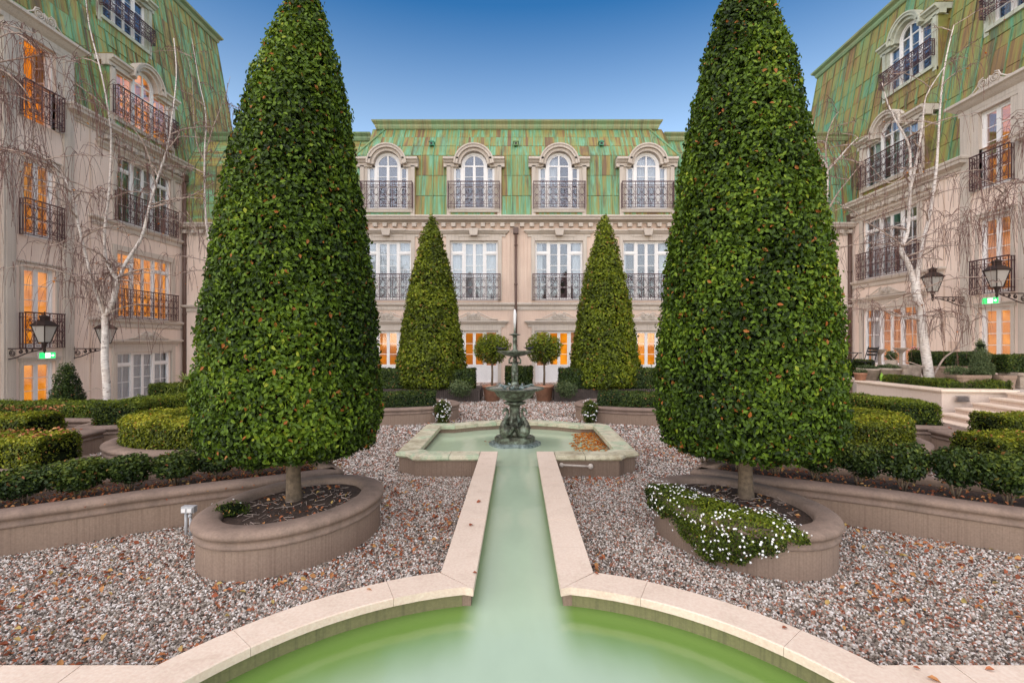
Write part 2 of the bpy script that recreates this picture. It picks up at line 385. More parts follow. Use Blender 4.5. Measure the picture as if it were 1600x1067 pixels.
def leaves_mesh(name, P, Nn, D, size, rnd, mats, core=None, core_mi=1, width=.55, fold=.25, four=False, mi=0):
    "P centres, Nn leaf normals, D tip directions, one folded leaf each"
    n = len(P); D = D-Nn*(np.sum(D*Nn, 1)[:, None]); D /= np.maximum(np.linalg.norm(D, axis=1), 1e-9)[:, None]
    X = np.cross(D, Nn); s = size[:, None]
    if four:
        a = P-D*s*.5; t = P+D*s*.5-Nn*s*.10
        l1 = P-D*s*.12+X*s*width*.5+Nn*s*fold*.4; r1 = P-D*s*.12-X*s*width*.5+Nn*s*fold*.4
        l2 = P+D*s*.22+X*s*width*.36+Nn*s*fold*.25; r2 = P+D*s*.22-X*s*width*.36+Nn*s*fold*.25
        V = np.stack([a, r1, r2, t, l2, l1], 1).reshape(-1, 3); b = np.arange(n)*6
        Fq = np.stack([np.stack([b, b+1, b+2, b+3], 1), np.stack([b, b+3, b+4, b+5], 1)], 1).reshape(-1, 4); k = 4; per = 2
    else:
        a = P-D*s*.5; t = P+D*s*.5; l = P+X*s*width*.5+Nn*s*fold*.4; r = P-X*s*width*.5+Nn*s*fold*.4
        V = np.stack([a, r, t, l], 1).reshape(-1, 3); b = np.arange(n)*4
        Fq = np.stack([np.stack([b, b+1, b+2], 1), np.stack([b, b+2, b+3], 1)], 1).reshape(-1, 3); k = 3; per = 2
    nv, nf = len(V), len(Fq); loops = Fq.reshape(-1); tot = np.full(nf, k); mis = np.full(nf, mi); rr = np.repeat(rnd, per)
    if core is not None and len(core.v):
        cv = np.array(core.v); cl = []; ct = []
        for f in core.f: cl += [nv+i for i in f]; ct.append(len(f))
        V = np.vstack([V, cv]); loops = np.concatenate([loops, np.array(cl)]); tot = np.concatenate([tot, ct])
        mis = np.concatenate([mis, np.full(len(ct), core_mi)]); rr = np.concatenate([rr, np.zeros(len(ct))])
    me = bpy.data.meshes.new(name); me.vertices.add(len(V)); me.vertices.foreach_set('co', V.astype(np.float32).ravel())
    me.loops.add(len(loops)); me.loops.foreach_set('vertex_index', loops.astype(np.int32))
    me.polygons.add(len(tot)); st = np.concatenate([[0], np.cumsum(tot)[:-1]])
    me.polygons.foreach_set('loop_start', st.astype(np.int32)); me.polygons.foreach_set('loop_total', tot.astype(np.int32))
    me.polygons.foreach_set('material_index', mis.astype(np.int32))
    at = me.attributes.new('rnd', 'FLOAT', 'FACE'); at.data.foreach_set('value', rr.astype(np.float32))
    for m in mats: me.materials.append(MATS[m])
    me.update(); me.validate(); return me
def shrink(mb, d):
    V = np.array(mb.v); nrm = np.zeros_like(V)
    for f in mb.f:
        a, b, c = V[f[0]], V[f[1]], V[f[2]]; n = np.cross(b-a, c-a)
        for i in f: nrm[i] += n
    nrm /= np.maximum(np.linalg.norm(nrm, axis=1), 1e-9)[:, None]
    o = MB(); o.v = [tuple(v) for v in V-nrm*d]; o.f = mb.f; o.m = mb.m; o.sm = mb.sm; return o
def foliage(name, core, mat, leaf=.045, cover=3.0, parent=None, depth=.07, lump=.035, seed=1, four=False, droop=.5, tone=0, spread=.55, lumpf=1.6, patch=.22, up_tone=.16, loc=None, nocore=False):
    rng = np.random.default_rng(seed)
    _, _, area = sample_surface(core, 4, rng)
    n = int(area/(leaf*leaf*.55*.6)*cover)
    P, Nn, _ = sample_surface(core, n, rng)
    lm = rnoise(P, lumpf, seed); off = -rng.random(n)**1.4*depth+lump*lm+rng.normal(size=n)*leaf*.12
    P = P+Nn*off[:, None]+rng.normal(size=(n, 3))*leaf*.25
    R = rng.normal(size=(n, 3)); LN = Nn*1.0+R*spread+np.array([0, 0, .25]); LN /= np.linalg.norm(LN, axis=1)[:, None]
    D = rng.normal(size=(n, 3))*.8+np.array([0, 0, -droop])+Nn*.2
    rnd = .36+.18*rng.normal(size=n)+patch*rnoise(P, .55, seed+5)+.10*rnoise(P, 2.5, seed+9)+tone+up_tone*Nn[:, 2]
    rnd = np.clip(rnd, 0, .93); hot = rng.random(n) < .018; rnd[hot] = .955+.045*rng.random(hot.sum())
    size = leaf*(.7+.6*rng.random(n))
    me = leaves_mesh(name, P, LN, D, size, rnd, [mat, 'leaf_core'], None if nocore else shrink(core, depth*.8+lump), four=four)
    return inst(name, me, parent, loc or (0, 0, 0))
def scatter_leaves(name, P, size, mat, seed=3, tilt=.45, four=True, rnd=None):
    rng = np.random.default_rng(seed); n = len(P)
    LN = np.array([0, 0, 1.])+rng.normal(size=(n, 3))*tilt; LN[:, 2] = np.abs(LN[:, 2])+.2; LN /= np.linalg.norm(LN, axis=1)[:, None]
    D = rng.normal(size=(n, 3)); sz = size*(.6+.8*rng.random(n))
    return leaves_mesh(name, P, LN, D, sz, rng.random(n) if rnd is None else rnd, [mat], width=.62, fold=.45, four=four)
# ================================================================ BUILDINGS
def spiral(cx, cz, r, turns, d=1, a0=0, n=14, y=0):
    return [(cx+d*r*(1-.78*t)*math.cos(a0+turns*6.283*t), y, cz+r*(1-.78*t)*math.sin(a0+turns*6.283*t)) for t in [i/n for i in range(n+1)]]
PANES = {}
def pane(w, h, mat='glass'):
    k = (round(w, 2), round(h, 2), mat)
    if k not in PANES:
        m = MB(); m.box(-w/2, w/2, -.004, .004, 0, h); PANES[k] = m.mesh('glass_pane', mat)
    return PANES[k]
RAILS = {}
def rail_mesh(w, h, deep=.17, cell=.27, r=.0105):
    k = (round(w, 2), round(h, 2))
    if k in RAILS: return RAILS[k]
    m = MB(); hw = w/2; y = -deep
    for z in (0.0, h*.12, h*.86, h-.012):
        m.box(-hw, hw, y-.012, y+.012, z, z+.018)
        for s in (-1, 1): m.box(s*hw-.011, s*hw+.011, y+.012, .02, z, z+.018)
    m.box(-hw-.02, hw+.02, y-.022, y+.022, h, h+.028)
    nc = max(2, round(w/cell)); cw = w/nc
    def cellscroll(cx, c):
        a, b = h*.14, h*.84; mid = (a+b)/2; q = c*.23
        for s in (-1, 1):
            m.tube(spiral(cx+s*q, b-q*1.15, q, 1.15, s, rad(90), 9, y), r*.8, 4, cap=False)
            m.tube(spiral(cx+s*q, a+q*1.15, q, -1.15, s, rad(-90), 9, y), r*.8, 4, cap=False)
            m.tube(spiral(cx+s*q*.95, mid, q*.95, 1.3, s, rad(0), 9, y), r*.8, 4, cap=False)
            m.tube([(cx, y, b), (cx+s*q*1.7, y, mid+q*1.8), (cx+s*q*.4, y, mid), (cx+s*q*1.7, y, mid-q*1.8), (cx, y, a)], r*.7, 4, cap=False)
        m.box(cx-.02, cx+.02, y-.015, y+.015, mid-.02, mid+.02)
        for s in (-1, 1):
            m.tube(spiral(cx+s*q*.55, h*.93, q*.42, 1, s, 0, 6, y), r*.7, 4, cap=False)
            m.tube(spiral(cx+s*q*.55, h*.06, q*.38, 1, s, 0, 6, y), r*.7, 4, cap=False)
    for i in range(nc+1):
        x = -hw+i*cw; m.box(x-r, x+r, y-r, y+r, 0, h)
        if i < nc: cellscroll(x+cw/2, cw)
    for s in (-1, 1):
        for yy in (y*.5, -.0): m.box(s*hw-r, s*hw+r, yy-r, yy+r, 0, h)
    RAILS[k] = m.mesh('balcony_railing', 'iron'); return RAILS[k]
class Win:
    def __init__(s, fy=.12): s.fr = MB(); s.panes = []; s.fy = fy
    def leaf(s, x0, x1, z0, z1, rows, st=.045, solid=0, cols=1, bar=.022, y=None):
        f = s.fr; y = s.fy if y is None else y
        f.box(x0, x0+st, y, y+.05, z0, z1); f.box(x1-st, x1, y, y+.05, z0, z1)
        f.box(x0+st, x1-st, y+.001, y+.049, z1-st, z1); f.box(x0+st, x1-st, y+.001, y+.049, z0, z0+st*1.5)
        a, b = z0+st*1.5, z1-st
        if solid:
            f.box(x0+st, x1-st, y+.02, y+.04, a, a+solid); f.box(x0+st+.05, x1-st-.05, y+.008, y+.02, a+.07, a+solid-.07)
            f.box(x0+st, x1-st, y+.001, y+.049, a+solid, a+solid+.06); a = a+solid+.06
        ph = (b-a-bar*(rows-1))/rows; pw = (x1-x0-2*st-bar*(cols-1))/cols
        for i in range(rows):
            zz = a+i*(ph+bar)
            if i: f.box(x0+st, x1-st, y+.005, y+.045, zz-bar, zz)
            for c in range(cols):
                xx = x0+st+c*(pw+bar)
                if c and i == 0: f.box(xx-bar, xx, y+.007, y+.043, a, b)
                s.panes.append((xx+pw/2, zz, pw, ph))
def curtain_mb(m, x0, x1, z0, z1, y, amp=.03, wl=.13, mi=0):
    n = max(4, int((x1-x0)/wl*4)); vs = []
    for i in range(n+1):
        x = x0+(x1-x0)*i/n; yy = y+amp*math.sin(i/4*6.283+math.sin(i*.31)*1.2)*(.7+.3*math.sin(i*.7))
        vs += [(x, yy, z0), (x, yy, z1)]
    m.add(vs, [(2*i, 2*i+2, 2*i+3, 2*i+1) for i in range(n)], mi, True)
PROTO = {}
def window(kind, w, h, room='room_dark', curt=None, rail=None, key=None, door_open=False, cmat='curtain', solid=0):
    k = (kind, w, h, room, str(curt), rail, door_open, cmat, solid)
    if k in PROTO: return PROTO[k], False
    W_ = Win(); f = W_.fr; y = W_.fy; hw = w/2; fr = .05
    hs = h if kind != 'arch3' else h
    if kind in ('triple', 'ground'):
        f.box(-hw, -hw+fr, y-.03, y+.09, 0, h); f.box(hw-fr, hw, y-.03, y+.09, 0, h)
        f.box(-hw+fr, hw-fr, y-.029, y+.089, h-fr, h); f.box(-hw+fr, hw-fr, y-.029, y+.089, -.0, .03)
        cd = .50 if w > 2.3 else .41; mu = .10 if w > 2.3 else .06; a = cd+mu
        for s_ in (-1, 1):
            x = s_*(cd+mu/2); f.box(x-mu/2, x+mu/2, y-.028, y+.088, .03, h-fr)
            lo, hi = (-hw+fr, -a) if s_ < 0 else (a, hw-fr)
            tz = h*.80
            if kind == 'triple':
                f.box(lo, hi, y-.026, y+.086, tz-.035, tz+.035)
                W_.leaf(lo, hi, .03, tz-.035, 3, .035, cols=2 if w > 2.3 else 1, solid=solid); W_.leaf(lo, hi, tz+.035, h-fr, 1, .03, cols=2 if w > 2.3 else 1)
            else: W_.leaf(lo, hi, .03, h-fr, 3, .035, solid=solid)
        W_.leaf(-cd, 0, .03, h-fr, 5 if not solid else 3, .06, solid=solid); W_.leaf(0.002, cd, .03, h-fr, 5 if not solid else 3, .06, solid=solid)
    elif kind == 'double':
        f.box(-hw, -hw+fr, y-.03, y+.09, 0, h); f.box(hw-fr, hw, y-.03, y+.09, 0, h)
        f.box(-hw+fr, hw-fr, y-.029, y+.089, h-fr, h); f.box(-hw+fr, hw-fr, y-.029, y+.089, 0, .03)
        if door_open:   # casements swung inward
            for s_ in (-1, 1):
                for (a, b) in ((0, .05), (.36, .41)): f.box(s_*(hw-.07)-.025, s_*(hw-.07)+.025, y+.1+a, y+.1+b, .04, h-.06)
                for q in range(6):
                    zz = .04+(h-.14)*q/5; f.box(s_*(hw-.07)-.02, s_*(hw-.07)+.02, y+.15, y+.46, zz, zz+.04)
        else:
            W_.leaf(-hw+fr, 0, .03, h-fr, 5, .07); W_.leaf(0.002, hw-fr, .03, h-fr, 5, .07)
    elif kind == 'arch3':
        r = .44; sz = 1.83          # arch spring height; side lights end at 1.74
        sh = 1.74
        for s_ in (-1, 1):
            f.box(min(s_*r, s_*(r+.09)), max(s_*r, s_*(r+.09)), y-.03, y+.09, 0, sz)
            lo, hi = (-hw+fr, -r-.09) if s_ < 0 else (r+.09, hw-fr)
            f.box(min(s_*hw, s_*(hw-fr)), max(s_*hw, s_*(hw-fr)), y-.03, y+.09, 0, sh)
            W_.leaf(lo, hi, .03, sh, 4, .04, cols=2 if hi-lo > .7 else 1)
        W_.leaf(-r, 0, .03, sz, 4, .055); W_.leaf(.002, r, .03, sz, 4, .055)
        for (ra, rb, y0, y1) in ((r, r+.09, y-.03, y+.09), (r-.05, r-.001, y, y+.05)):
            n = 16
            for i in range(n):
                t0, t1 = math.pi*i/n, math.pi*(i+1)/n
                f.slab_xz([(rb*math.cos(t0), sz+rb*math.sin(t0)), (rb*math.cos(t1), sz+rb*math.sin(t1)), (ra*math.cos(t1), sz+ra*math.sin(t1)), (ra*math.cos(t0), sz+ra*math.sin(t0))], y0, y1)
        f.box(-.03, .03, y+.002, y+.048, sz, sz+r-.03)
    root = f.build('window', 'white_paint')
    for (x, z, pw, ph) in W_.panes: inst('glass_pane', pane(pw, ph), root, (x, y+.025, z))
    if kind == 'arch3':
        for s_ in (-1, 1):
            m = MB(); pts = [(s_*.03, 1.83+.0)]+[(s_*(.03+.36*math.cos(t)), 1.83+.38*math.sin(t)) for t in [math.pi/2*i/6 for i in range(7)]]
            if s_ < 0: pts = pts[::-1]
            m.slab_xz(pts, y+.021, y+.029); m.build('glass_pane', 'glass', root)
    # room behind
    rx = .08 if kind == 'arch3' else .3
    m = MB(); d = .95 if kind == 'arch3' else 1.5; yy = y+.1; hh = h-(.02 if kind == 'arch3' else 0)
    m.quad((-hw-rx, d, -.05), (hw+rx, d, -.05), (hw+rx, d, hh+.1*(kind != 'arch3')), (-hw-rx, d, hh+.1*(kind != 'arch3')))
    for s_ in (-1, 1): m.quad((s_*(hw+rx), yy, -.05), (s_*(hw+rx), d, -.05), (s_*(hw+rx), d, hh+.1*(kind != 'arch3')), (s_*(hw+rx), yy, hh+.1*(kind != 'arch3')))
    m.quad((-hw-rx, yy, hh+.1*(kind != 'arch3')), (hw+rx, yy, hh+.1*(kind != 'arch3')), (hw+rx, d, hh+.1*(kind != 'arch3')), (-hw-rx, d, hh+.1*(kind != 'arch3'))); m.quad((-hw-rx, yy, -.05), (hw+rx, yy, -.05), (hw+rx, d, -.05), (-hw-rx, d, -.05))
    m.build('room', room, root)
    if curt:
        for (a, b) in curt:
            m = MB(); curtain_mb(m, -hw+w*a, -hw+w*b, .02, (h-.03 if kind != 'arch3' else 2.15), y+.16); m.build('curtain', cmat, root)
    if rail: inst('balcony_railing', rail_mesh(rail[0], rail[1]), root, (0, -.03, rail[2] if len(rail) > 2 else 0))
    PROTO[k] = root; return root, True
def put_window(parent, x, z, y=0, **kw):
    o, new = window(**kw)
    if not new: o = copy_tree(o)
    o.parent = parent; o.location = (x, y, z); return o
def wall_grid(m, x0, x1, z0, z1, ops, depth=.16, y=0, mi=0):
    xs = sorted({x0, x1, *[v for o in ops for v in (o[0], o[1]) if x0 < v < x1]}); zs = sorted({z0, z1, *[v for o in ops for v in (o[2], o[3]) if z0 < v < z1]})
    for i in range(len(xs)-1):
        for j in range(len(zs)-1):
            cx, cz = (xs[i]+xs[i+1])/2, (zs[j]+zs[j+1])/2
            if any(o[0] < cx < o[1] and o[2] < cz < o[3] for o in ops): continue
            m.quad((xs[i], y, zs[j]), (xs[i+1], y, zs[j]), (xs[i+1], y, zs[j+1]), (xs[i], y, zs[j+1]), mi)
    for a, b, c, d in ops:
        m.quad((a, y, c), (a, y, d), (a, y+depth, d), (a, y+depth, c), mi); m.quad((b, y, c), (b, y+depth, c), (b, y+depth, d), (b, y, d), mi)
        m.quad((a, y, d), (b, y, d), (b, y+depth, d), (a, y+depth, d), mi); m.quad((a, y, c), (a, y+depth, c), (b, y+depth, c), (b, y, c), mi)
def moulding(m, x0, x1, z0, prof, y=0, mi=0, ret=True):
    "prof: (projection, dz) from bottom to top; straight run with returned ends"
    if ret: path = [(x0, y+.12), (x0, y), (x1, y), (x1, y+.12)]
    else: path = [(x0, y), (x1, y)]
    m.sweep(path, [(p, z0+dz) for p, dz in prof], caps=True, mi=mi)
CORN = [(0, 0), (.04, 0), (.05, .05), (.10, .08), (.12, .16), (.20, .20), (.30, .24), (.31, .33), (.35, .36), (.36, .42), (.33, .45), (0, .46)]
CORN2 = [(0, 0), (.06, 0), (.08, .04), (.20, .07), (.30, .11), (.31, .17), (.36, .20), (.37, .25), (.33, .28), (0, .29)]
STRING = [(0, 0), (.03, .0), (.05, .05), (.05, .16), (.12, .20), (.15, .24), (.15, .29), (.12, .31), (0, .32)]
HOOD = [(0, 0), (.05, .0), (.05, .10), (.10, .12), (.16, .19), (.20, .21), (.20, .26), (0, .28)]
def surround(parent, x, z, w, h, t=.16, pr=.05, hood='hood', ph=None):
    m = MB()
    for s_ in (-1, 1):
        a, b = sorted((s_*w/2, s_*(w/2+t))); m.box(a, b, -pr, .02, 0, h+t)
        m.box(a+.03, b-.03, -pr-.012, -pr+.002, .05, h+t-.03)
    m.box(-w/2, w/2, -pr+.002, .02, h, h+t)
    if hood == 'hood':
        moulding(m, -w/2-t-.10, w/2+t+.10, h+t, HOOD)
        moulding(m, -w*.24-.1, w*.24+.1, h+t+.003, [(0, 0), (.07, 0), (.07, .10), (.13, .13), (.20, .20), (.24, .22), (.24, .29), (0, .31)])
        m.slab_xz([(-.14, h+t+.02), (.14, h+t+.02), (.2, h+t+.30), (-.2, h+t+.30)], -.28, 0)
    elif hood == 'scroll':
        moulding(m, -w/2-t-.1, w/2+t+.1, h+t, HOOD); scroll_pediment(m, 0, h+t+.28, min(1.0, w*.5), .34)
    elif hood == 'scroll_small':
        moulding(m, -w/2-t-.18, w/2+t+.18, h+t, [(0, 0), (.06, .0), (.06, .16), (.12, .2), (.2, .3), (.26, .34), (.26, .42), (0, .44)]); scroll_pediment(m, 0, h+t+.44, .62, .36)
    return m.build('window_surround', 'trim', parent, (x, 0, z))
def scroll_pediment(m, cx, z, hw, hh):
    top = []
    for i in range(13):
        t = i/12; top.append((cx+hw*(1-t)-.0, z+hh*(t**1.6)*.9))
    poly = [(cx-hw, z)]+[(cx+hw, z)]+top[1:]+[(2*cx-a, b) for a, b in top[::-1][1:-1]]
    m.slab_xz(poly, -.16, 0)
    for s_ in (-1, 1):
        m.tube(spiral(cx+s_*hh*.47, z+hh*.50, hh*.42, 2.1, s_, rad(150), 26, -.18), .02, 5)
        m.tube([(cx+s_*(hw-.0), -.18, z+.02), (cx+s_*hw*.75, -.18, z+hh*.16), (cx+s_*hw*.5, -.18, z+hh*.50), (cx+s_*hh*.75, -.18, z+hh*.85), (cx+s_*hh*.45, -.18, z+hh*.95)], .022, 5)
        m.ell((cx+s_*hh*.47, -.17, z+hh*.5), (.05, .03, .05), 8, 5)
def dentils(m, x0, x1, z, step=.39, w=.17, h=.15, pr=.2, y=0):
    n = int((x1-x0)/step)
    for i in range(n+1):
        x = x0+(x1-x0)*(i+.5)/(n+1); m.box(x-w/2, x+w/2, y-pr, y, z, z+h)
def ring_arc(m, cx, cz, ra, rb, y0, y1, n=20, a0=0, a1=math.pi):
    for i in range(n):
        t0, t1 = a0+(a1-a0)*i/n, a0+(a1-a0)*(i+1)/n
        m.slab_xz([(cx+rb*math.cos(t0), cz+rb*math.sin(t0)), (cx+rb*math.cos(t1), cz+rb*math.sin(t1)), (cx+ra*math.cos(t1), cz+ra*math.sin(t1)), (cx+ra*math.cos(t0), cz+ra*math.sin(t0))], y0, y1)
def arch_dormer(parent, x, z, w, y, back, copper_mat, trimmat='trim', **kw):
    "triple dormer with arched centre; w = opening width, z = sill"
    m = MB(); hw = w/2; p = .16; sh = 1.74; sz = 1.83
    for s_ in (-1, 1):
        a, b = sorted((s_*hw, s_*(hw+p))); m.box(a, b, -.02, back, -.25, sh+.05)
        a, b = sorted((s_*(hw-.12), s_*hw)); m.box(a, b, .04, .2, 0, sh)
        a, b = sorted((s_*.64, s_*(hw+p+.13)))
        m.box(a, b, -.02, .25, sh+.002, sh+.16)
        a2, b2 = sorted((s_*.62, s_*(hw+p+.13)))
        m.sweep([(a2, 0), (b2, 0)] if s_ > 0 else [(a2, 0), (b2, 0)], [(.0, sh+.16), (.08, sh+.17), (.12, sh+.23), (.20, sh+.27), (.20, sh+.34), (.16, sh+.37), (0, sh+.38)])
        m.box(a2, b2, .0, back*.8, sh+.161, sh+.379)
    m.box(-hw-p*.5, hw+p*.5, -.08, .12, -.13, 0)
    ring_arc(m, 0, sz, .54, .66, -.10, .2); ring_arc(m, 0, sz, .661, .76, -.20, .25); ring_arc(m, 0, sz, .761, .82, -.24, .1)
    o = m.build('dormer', trimmat, parent, (x, y, z))
    r = MB(); n = 14; ws = hw+p+.14
    pts = [(.80*math.cos(math.pi*i/n), sz+.80*math.sin(math.pi*i/n)) for i in range(n+1)]
    r.add([(a, .1, b) for a, b in pts]+[(a, back+.6, b) for a, b in pts], [(i, i+1, n+2+i, n+1+i) for i in range(n)], 0, True)
    for s_ in (-1, 1):
        a, b = sorted((s_*.7, s_*ws)); r.box(a, b, -.15, back*.9, sh+.385, sh+.41)
        a, b = sorted((s_*(hw+p+.002), s_*(hw+p+.03))); r.box(a, b, .05, back, -.3, sh)
    r.box(-hw-p, hw+p, -.0, .10, -.25-.2, -.131)
    r.build('dormer_roof', copper_mat, o)
    put_window(parent, x, z, y=y, kind='arch3', w=w-.24, h=2.27, **kw); return o
def roof_skin(parent, x0, x1, prof, rows, cw, mat, excl=(), lim=None, indiv=lambda x, z: True, cap=295):
    """standing-seam copper: prof [(y,z)...] going up, rows per segment; panels laid one by one"""
    base = MB(); cache = {}; seams = MB(); rest = MB(); made = 0
    xs = sorted({x0, x1, *[v for e in excl for v in e[:2] if x0 < v < x1]})
    for (ya, za), (yb, zb) in zip(prof[:-1], prof[1:]):
        zs = sorted({za, zb, *[v for e in excl for v in e[2:] if za < v < zb]})
        for xa_, xb_ in zip(xs[:-1], xs[1:]):
            for zc, zd in zip(zs[:-1], zs[1:]):
                if any(e[0]+.3 < (xa_+xb_)/2 < e[1]-.3 and e[2] < (zc+zd)/2 < e[3] for e in excl) or any(e[0] < (xa_+xb_)/2 < e[1] and e[2] < (zc+zd)/2 < e[3] and e[1]-e[0] > .5 for e in excl): continue
                lc = lim(zc) if lim else (x0, x1); ld = lim(zd) if lim else (x0, x1); f = lambda z: ya+(yb-ya)*(z-za)/(zb-za)+.03
                base.quad((max(xa_, lc[0]), f(zc), zc), (min(xb_, lc[1]), f(zc), zc), (min(xb_, ld[1]), f(zd), zd), (max(xa_, ld[0]), f(zd), zd))
    roof = base.build('roof', mat, parent)
    nc = round((x1-x0)/cw); cw = (x1-x0)/nc; si = 0
    for ((ya, za), (yb, zb)), nr in zip(zip(prof[:-1], prof[1:]), rows):
        Ls = math.hypot(yb-ya, zb-za); ang = math.atan2(yb-ya, zb-za); ph = Ls/nr; si += 1
        for r in range(nr):
            t0, t1 = r/nr, (r+1)/nr; z0, z1 = za+(zb-za)*t0, za+(zb-za)*t1; y0 = ya+(yb-ya)*t0; y1 = ya+(yb-ya)*t1
            for c in range(nc):
                a, b = x0+c*cw, x0+(c+1)*cw; cx = (a+b)/2; cz = (z0+z1)/2
                if any(e[0] < cx < e[1] and e[2] < cz < e[3] for e in excl): continue
                full = True
                if lim:
                    l0, l1 = lim(z0), lim(z1)
                    if a < max(l0[0], l1[0])-1e-4 or b > min(l0[1], l1[1])+1e-4: full = False
                g = .012
                if full and indiv(cx, cz) and made < cap:
                    key = (si, r % 2)
                    if key not in cache:
                        m = MB(); m.box(-cw/2+g, cw/2-g, -.010-.006*(r % 2), .02, g, ph-g*.6); cache[key] = m.mesh('copper_panel', mat)
                    jit = random.uniform(-.006, .006)
                    inst('copper_panel', cache[key], roof, (cx, y0+jit, z0), (-ang+random.uniform(-.008, .008), 0, random.uniform(-.006, .006))); made += 1
                else:
                    aa0, bb0, aa1, bb1 = a+g, b-g, a+g, b-g
                    if lim:
                        aa0, bb0 = max(aa0, l0[0]), min(bb0, l0[1]); aa1, bb1 = max(aa1, l1[0]), min(bb1, l1[1])
                        if aa0 >= bb0 and aa1 >= bb1: continue
                        if aa0 > bb0: aa0 = bb0 = (aa0 if l0[0] > a else bb0)
                        if aa1 > bb1: aa1 = bb1 = (max(l1[0], a) if l1[0] > a else min(l1[1], b))
                    q = .012*(1 if True else 0)
                    rest.quad((aa0, y0-.012, z0+g), (bb0, y0-.012, z0+g), (bb1, y1-.012, z1-g*.6), (aa1, y1-.012, z1-g*.6))
        for c in range(nc+1):
            x = x0+c*cw; t = 1.0; segs = 8
            for q in range(segs):
                u0, u1 = q/segs, (q+1)/segs; z0, z1 = za+(zb-za)*u0, za+(zb-za)*u1; y0, y1 = ya+(yb-ya)*u0, ya+(yb-ya)*u1
                if any(e[0] < x < e[1] and e[2] < (z0+z1)/2 < e[3] for e in excl): continue
                if lim and (x < max(lim(z0)[0], lim(z1)[0])-.01 or x > min(lim(z0)[1], lim(z1)[1])+.01): continue
                seams.add([(x-.016, y0-.05, z0), (x+.016, y0-.05, z0), (x+.016, y1-.05, z1), (x-.016, y1-.05, z1), (x-.016, y0+.02, z0), (x+.016, y0+.02, z0), (x+.016, y1+.02, z1), (x-.016, y1+.02, z1)],
                          [(0, 1, 2, 3), (0, 3, 7, 4), (1, 5, 6, 2), (0, 4, 5, 1), (3, 2, 6, 7)])
    if lim:   # hip rolls
        for s_ in (0, 1):
            pts = [(lim(z)[s_], y-.03, z) for y, z in prof]; seams.tube(pts, .05, 6)
    if rest.f: tag(rest.build('copper_panel', mat, roof), kind='stuff')
    tag(seams.build('standing_seam', 'copper_seam' if mat == 'copper' else 'copper_seam_dull', roof), kind='stuff')
    return roof
# ---------------------------------------------------------------- back pavilion
PY = 19.87
pav = thing('hotel_pavilion', 'far pink hotel front closing the garden, green copper mansard roof with four arched dormers', 'building', (0, PY, 0))
XC = [-5.33, -1.77, 1.72, 5.33]
m = MB()
ops = [(x-.98, x+.98, 3.38, 5.83) for x in XC]+[(x-.98, x+.98, 0.02, 2.15) for x in XC]
wall_grid(m, -6.75, 6.75, -.3, 6.56, ops)
for s_ in (-1, 1): m.quad((s_*6.75, 0, -.3), (s_*6.75, 1.6, -.3), (s_*6.75, 1.6, 6.4), (s_*6.75, 0, 6.4))
m.quad((-6.75, 0, 6.55), (6.75, 0, 6.55), (6.75, 1, 6.55), (-6.75, 1, 6.55))
for x in (-6.6, -.35, .35, 6.6, -3.55, 3.55):
    if abs(x) < 1: m.box(x-.06, x+.06, -.035, 0.001, 3.35, 6.35); m.box(x-.06, x+.06, -.035, 0.001, 0, 2.95)
    elif abs(x) > 6: m.box(x-.14, x+.14, -.04, 0.001, 0, 6.35)
wallp = m.build('wall', 'render', pav)
m = MB(); moulding(m, -6.8, 6.8, 6.54, CORN2); m.build('cornice', 'trim', pav)
for i in range(34):
    x = -6.6+13.2*i/33; DN = globals().setdefault('DENT', None) or (lambda q: (q.box(-.085, .085, -.19, -.0, 0, .15), q.mesh('dentil', 'trim'))[1])(MB()); DENT = DN
    inst('dentil', DN, pav, (x, 0, 6.385))
m = MB(); moulding(m, -6.78, 6.78, 2.98, STRING); m.build('string_course', 'trim', pav)
m = MB(); moulding(m, -6.1, 6.1, 10.93, [(0, 0), (.05, .03), (.09, .12), (.10, .2), (.20, .3), (.22, .36), (0, .38)], y=1.25); m.build('ridge_cornice', 'copper_trim', pav)
for i, x in enumerate(XC):
    surround(pav, x, 3.38, 1.96, 2.45)
    surround(pav, x, 0.02, 1.96, 2.13, hood='scroll', t=.14)
    c = [[(.0, 1.0)], [(.0, 1.0)], [(.02, .16), (.8, .97)], [(.8, .97), (0.02, .1)]][i]
    put_window(pav, x, 3.38, kind='triple', w=1.96, h=2.45, curt=c, rail=(2.16, 1.05, 0))
    put_window(pav, x, 0.02, kind='ground', w=1.96, h=2.13, room='room_lit' if i in (2, 3) else 'room_lit_dim', solid=.55, curt=[(.05, .3), (.7, .95)], cmat='curtain_lit')
    c2 = [[(.0, .2)], [(.05, .2), (.78, .98)], [(.05, .5)], [(.03, .98)]][i]
    arch_dormer(pav, x, 7.12, 1.92, -.02, 1.2, 'copper', curt=c2, rail=(2.1, 1.05, .02))
def lim_pav(z): 
    t = max(0, (z-9.43)/(11.0-9.43)); return (-6.75+1.0*t, 6.75-1.0*t)
roof_skin(pav, -6.75, 6.75, [(.02, 6.84), (.25, 9.43), (1.32, 11.0)], [3, 3], .46, 'copper', excl=[(x-1.0, x+1.0, 6.8, 9.1) for x in XC]+[(x-.5, x+.5, 9, 9.6) for x in XC], lim=lim_pav)
for x in (-3.6, -.05, 3.55):       # small roof vents
    m = MB(); m.box(-.09, .09, -.10, .3, 0, .15); m.slab_xz([(-.12, .15), (.12, .15), (0, .21)], -.13, .3); m.box(-.045, .045, -.11, -.099, .03, .11, 1)
    m.build('roof_vent', ['copper_seam', 'room_dark'], pav, (x, .55, 9.95))
m = MB(); m.tube([(-.05, -.13, 6.35), (-.05, -.13, .05)], .055, 10); m.box(-.16, .06, -.2, -.02, 6.1, 6.35)
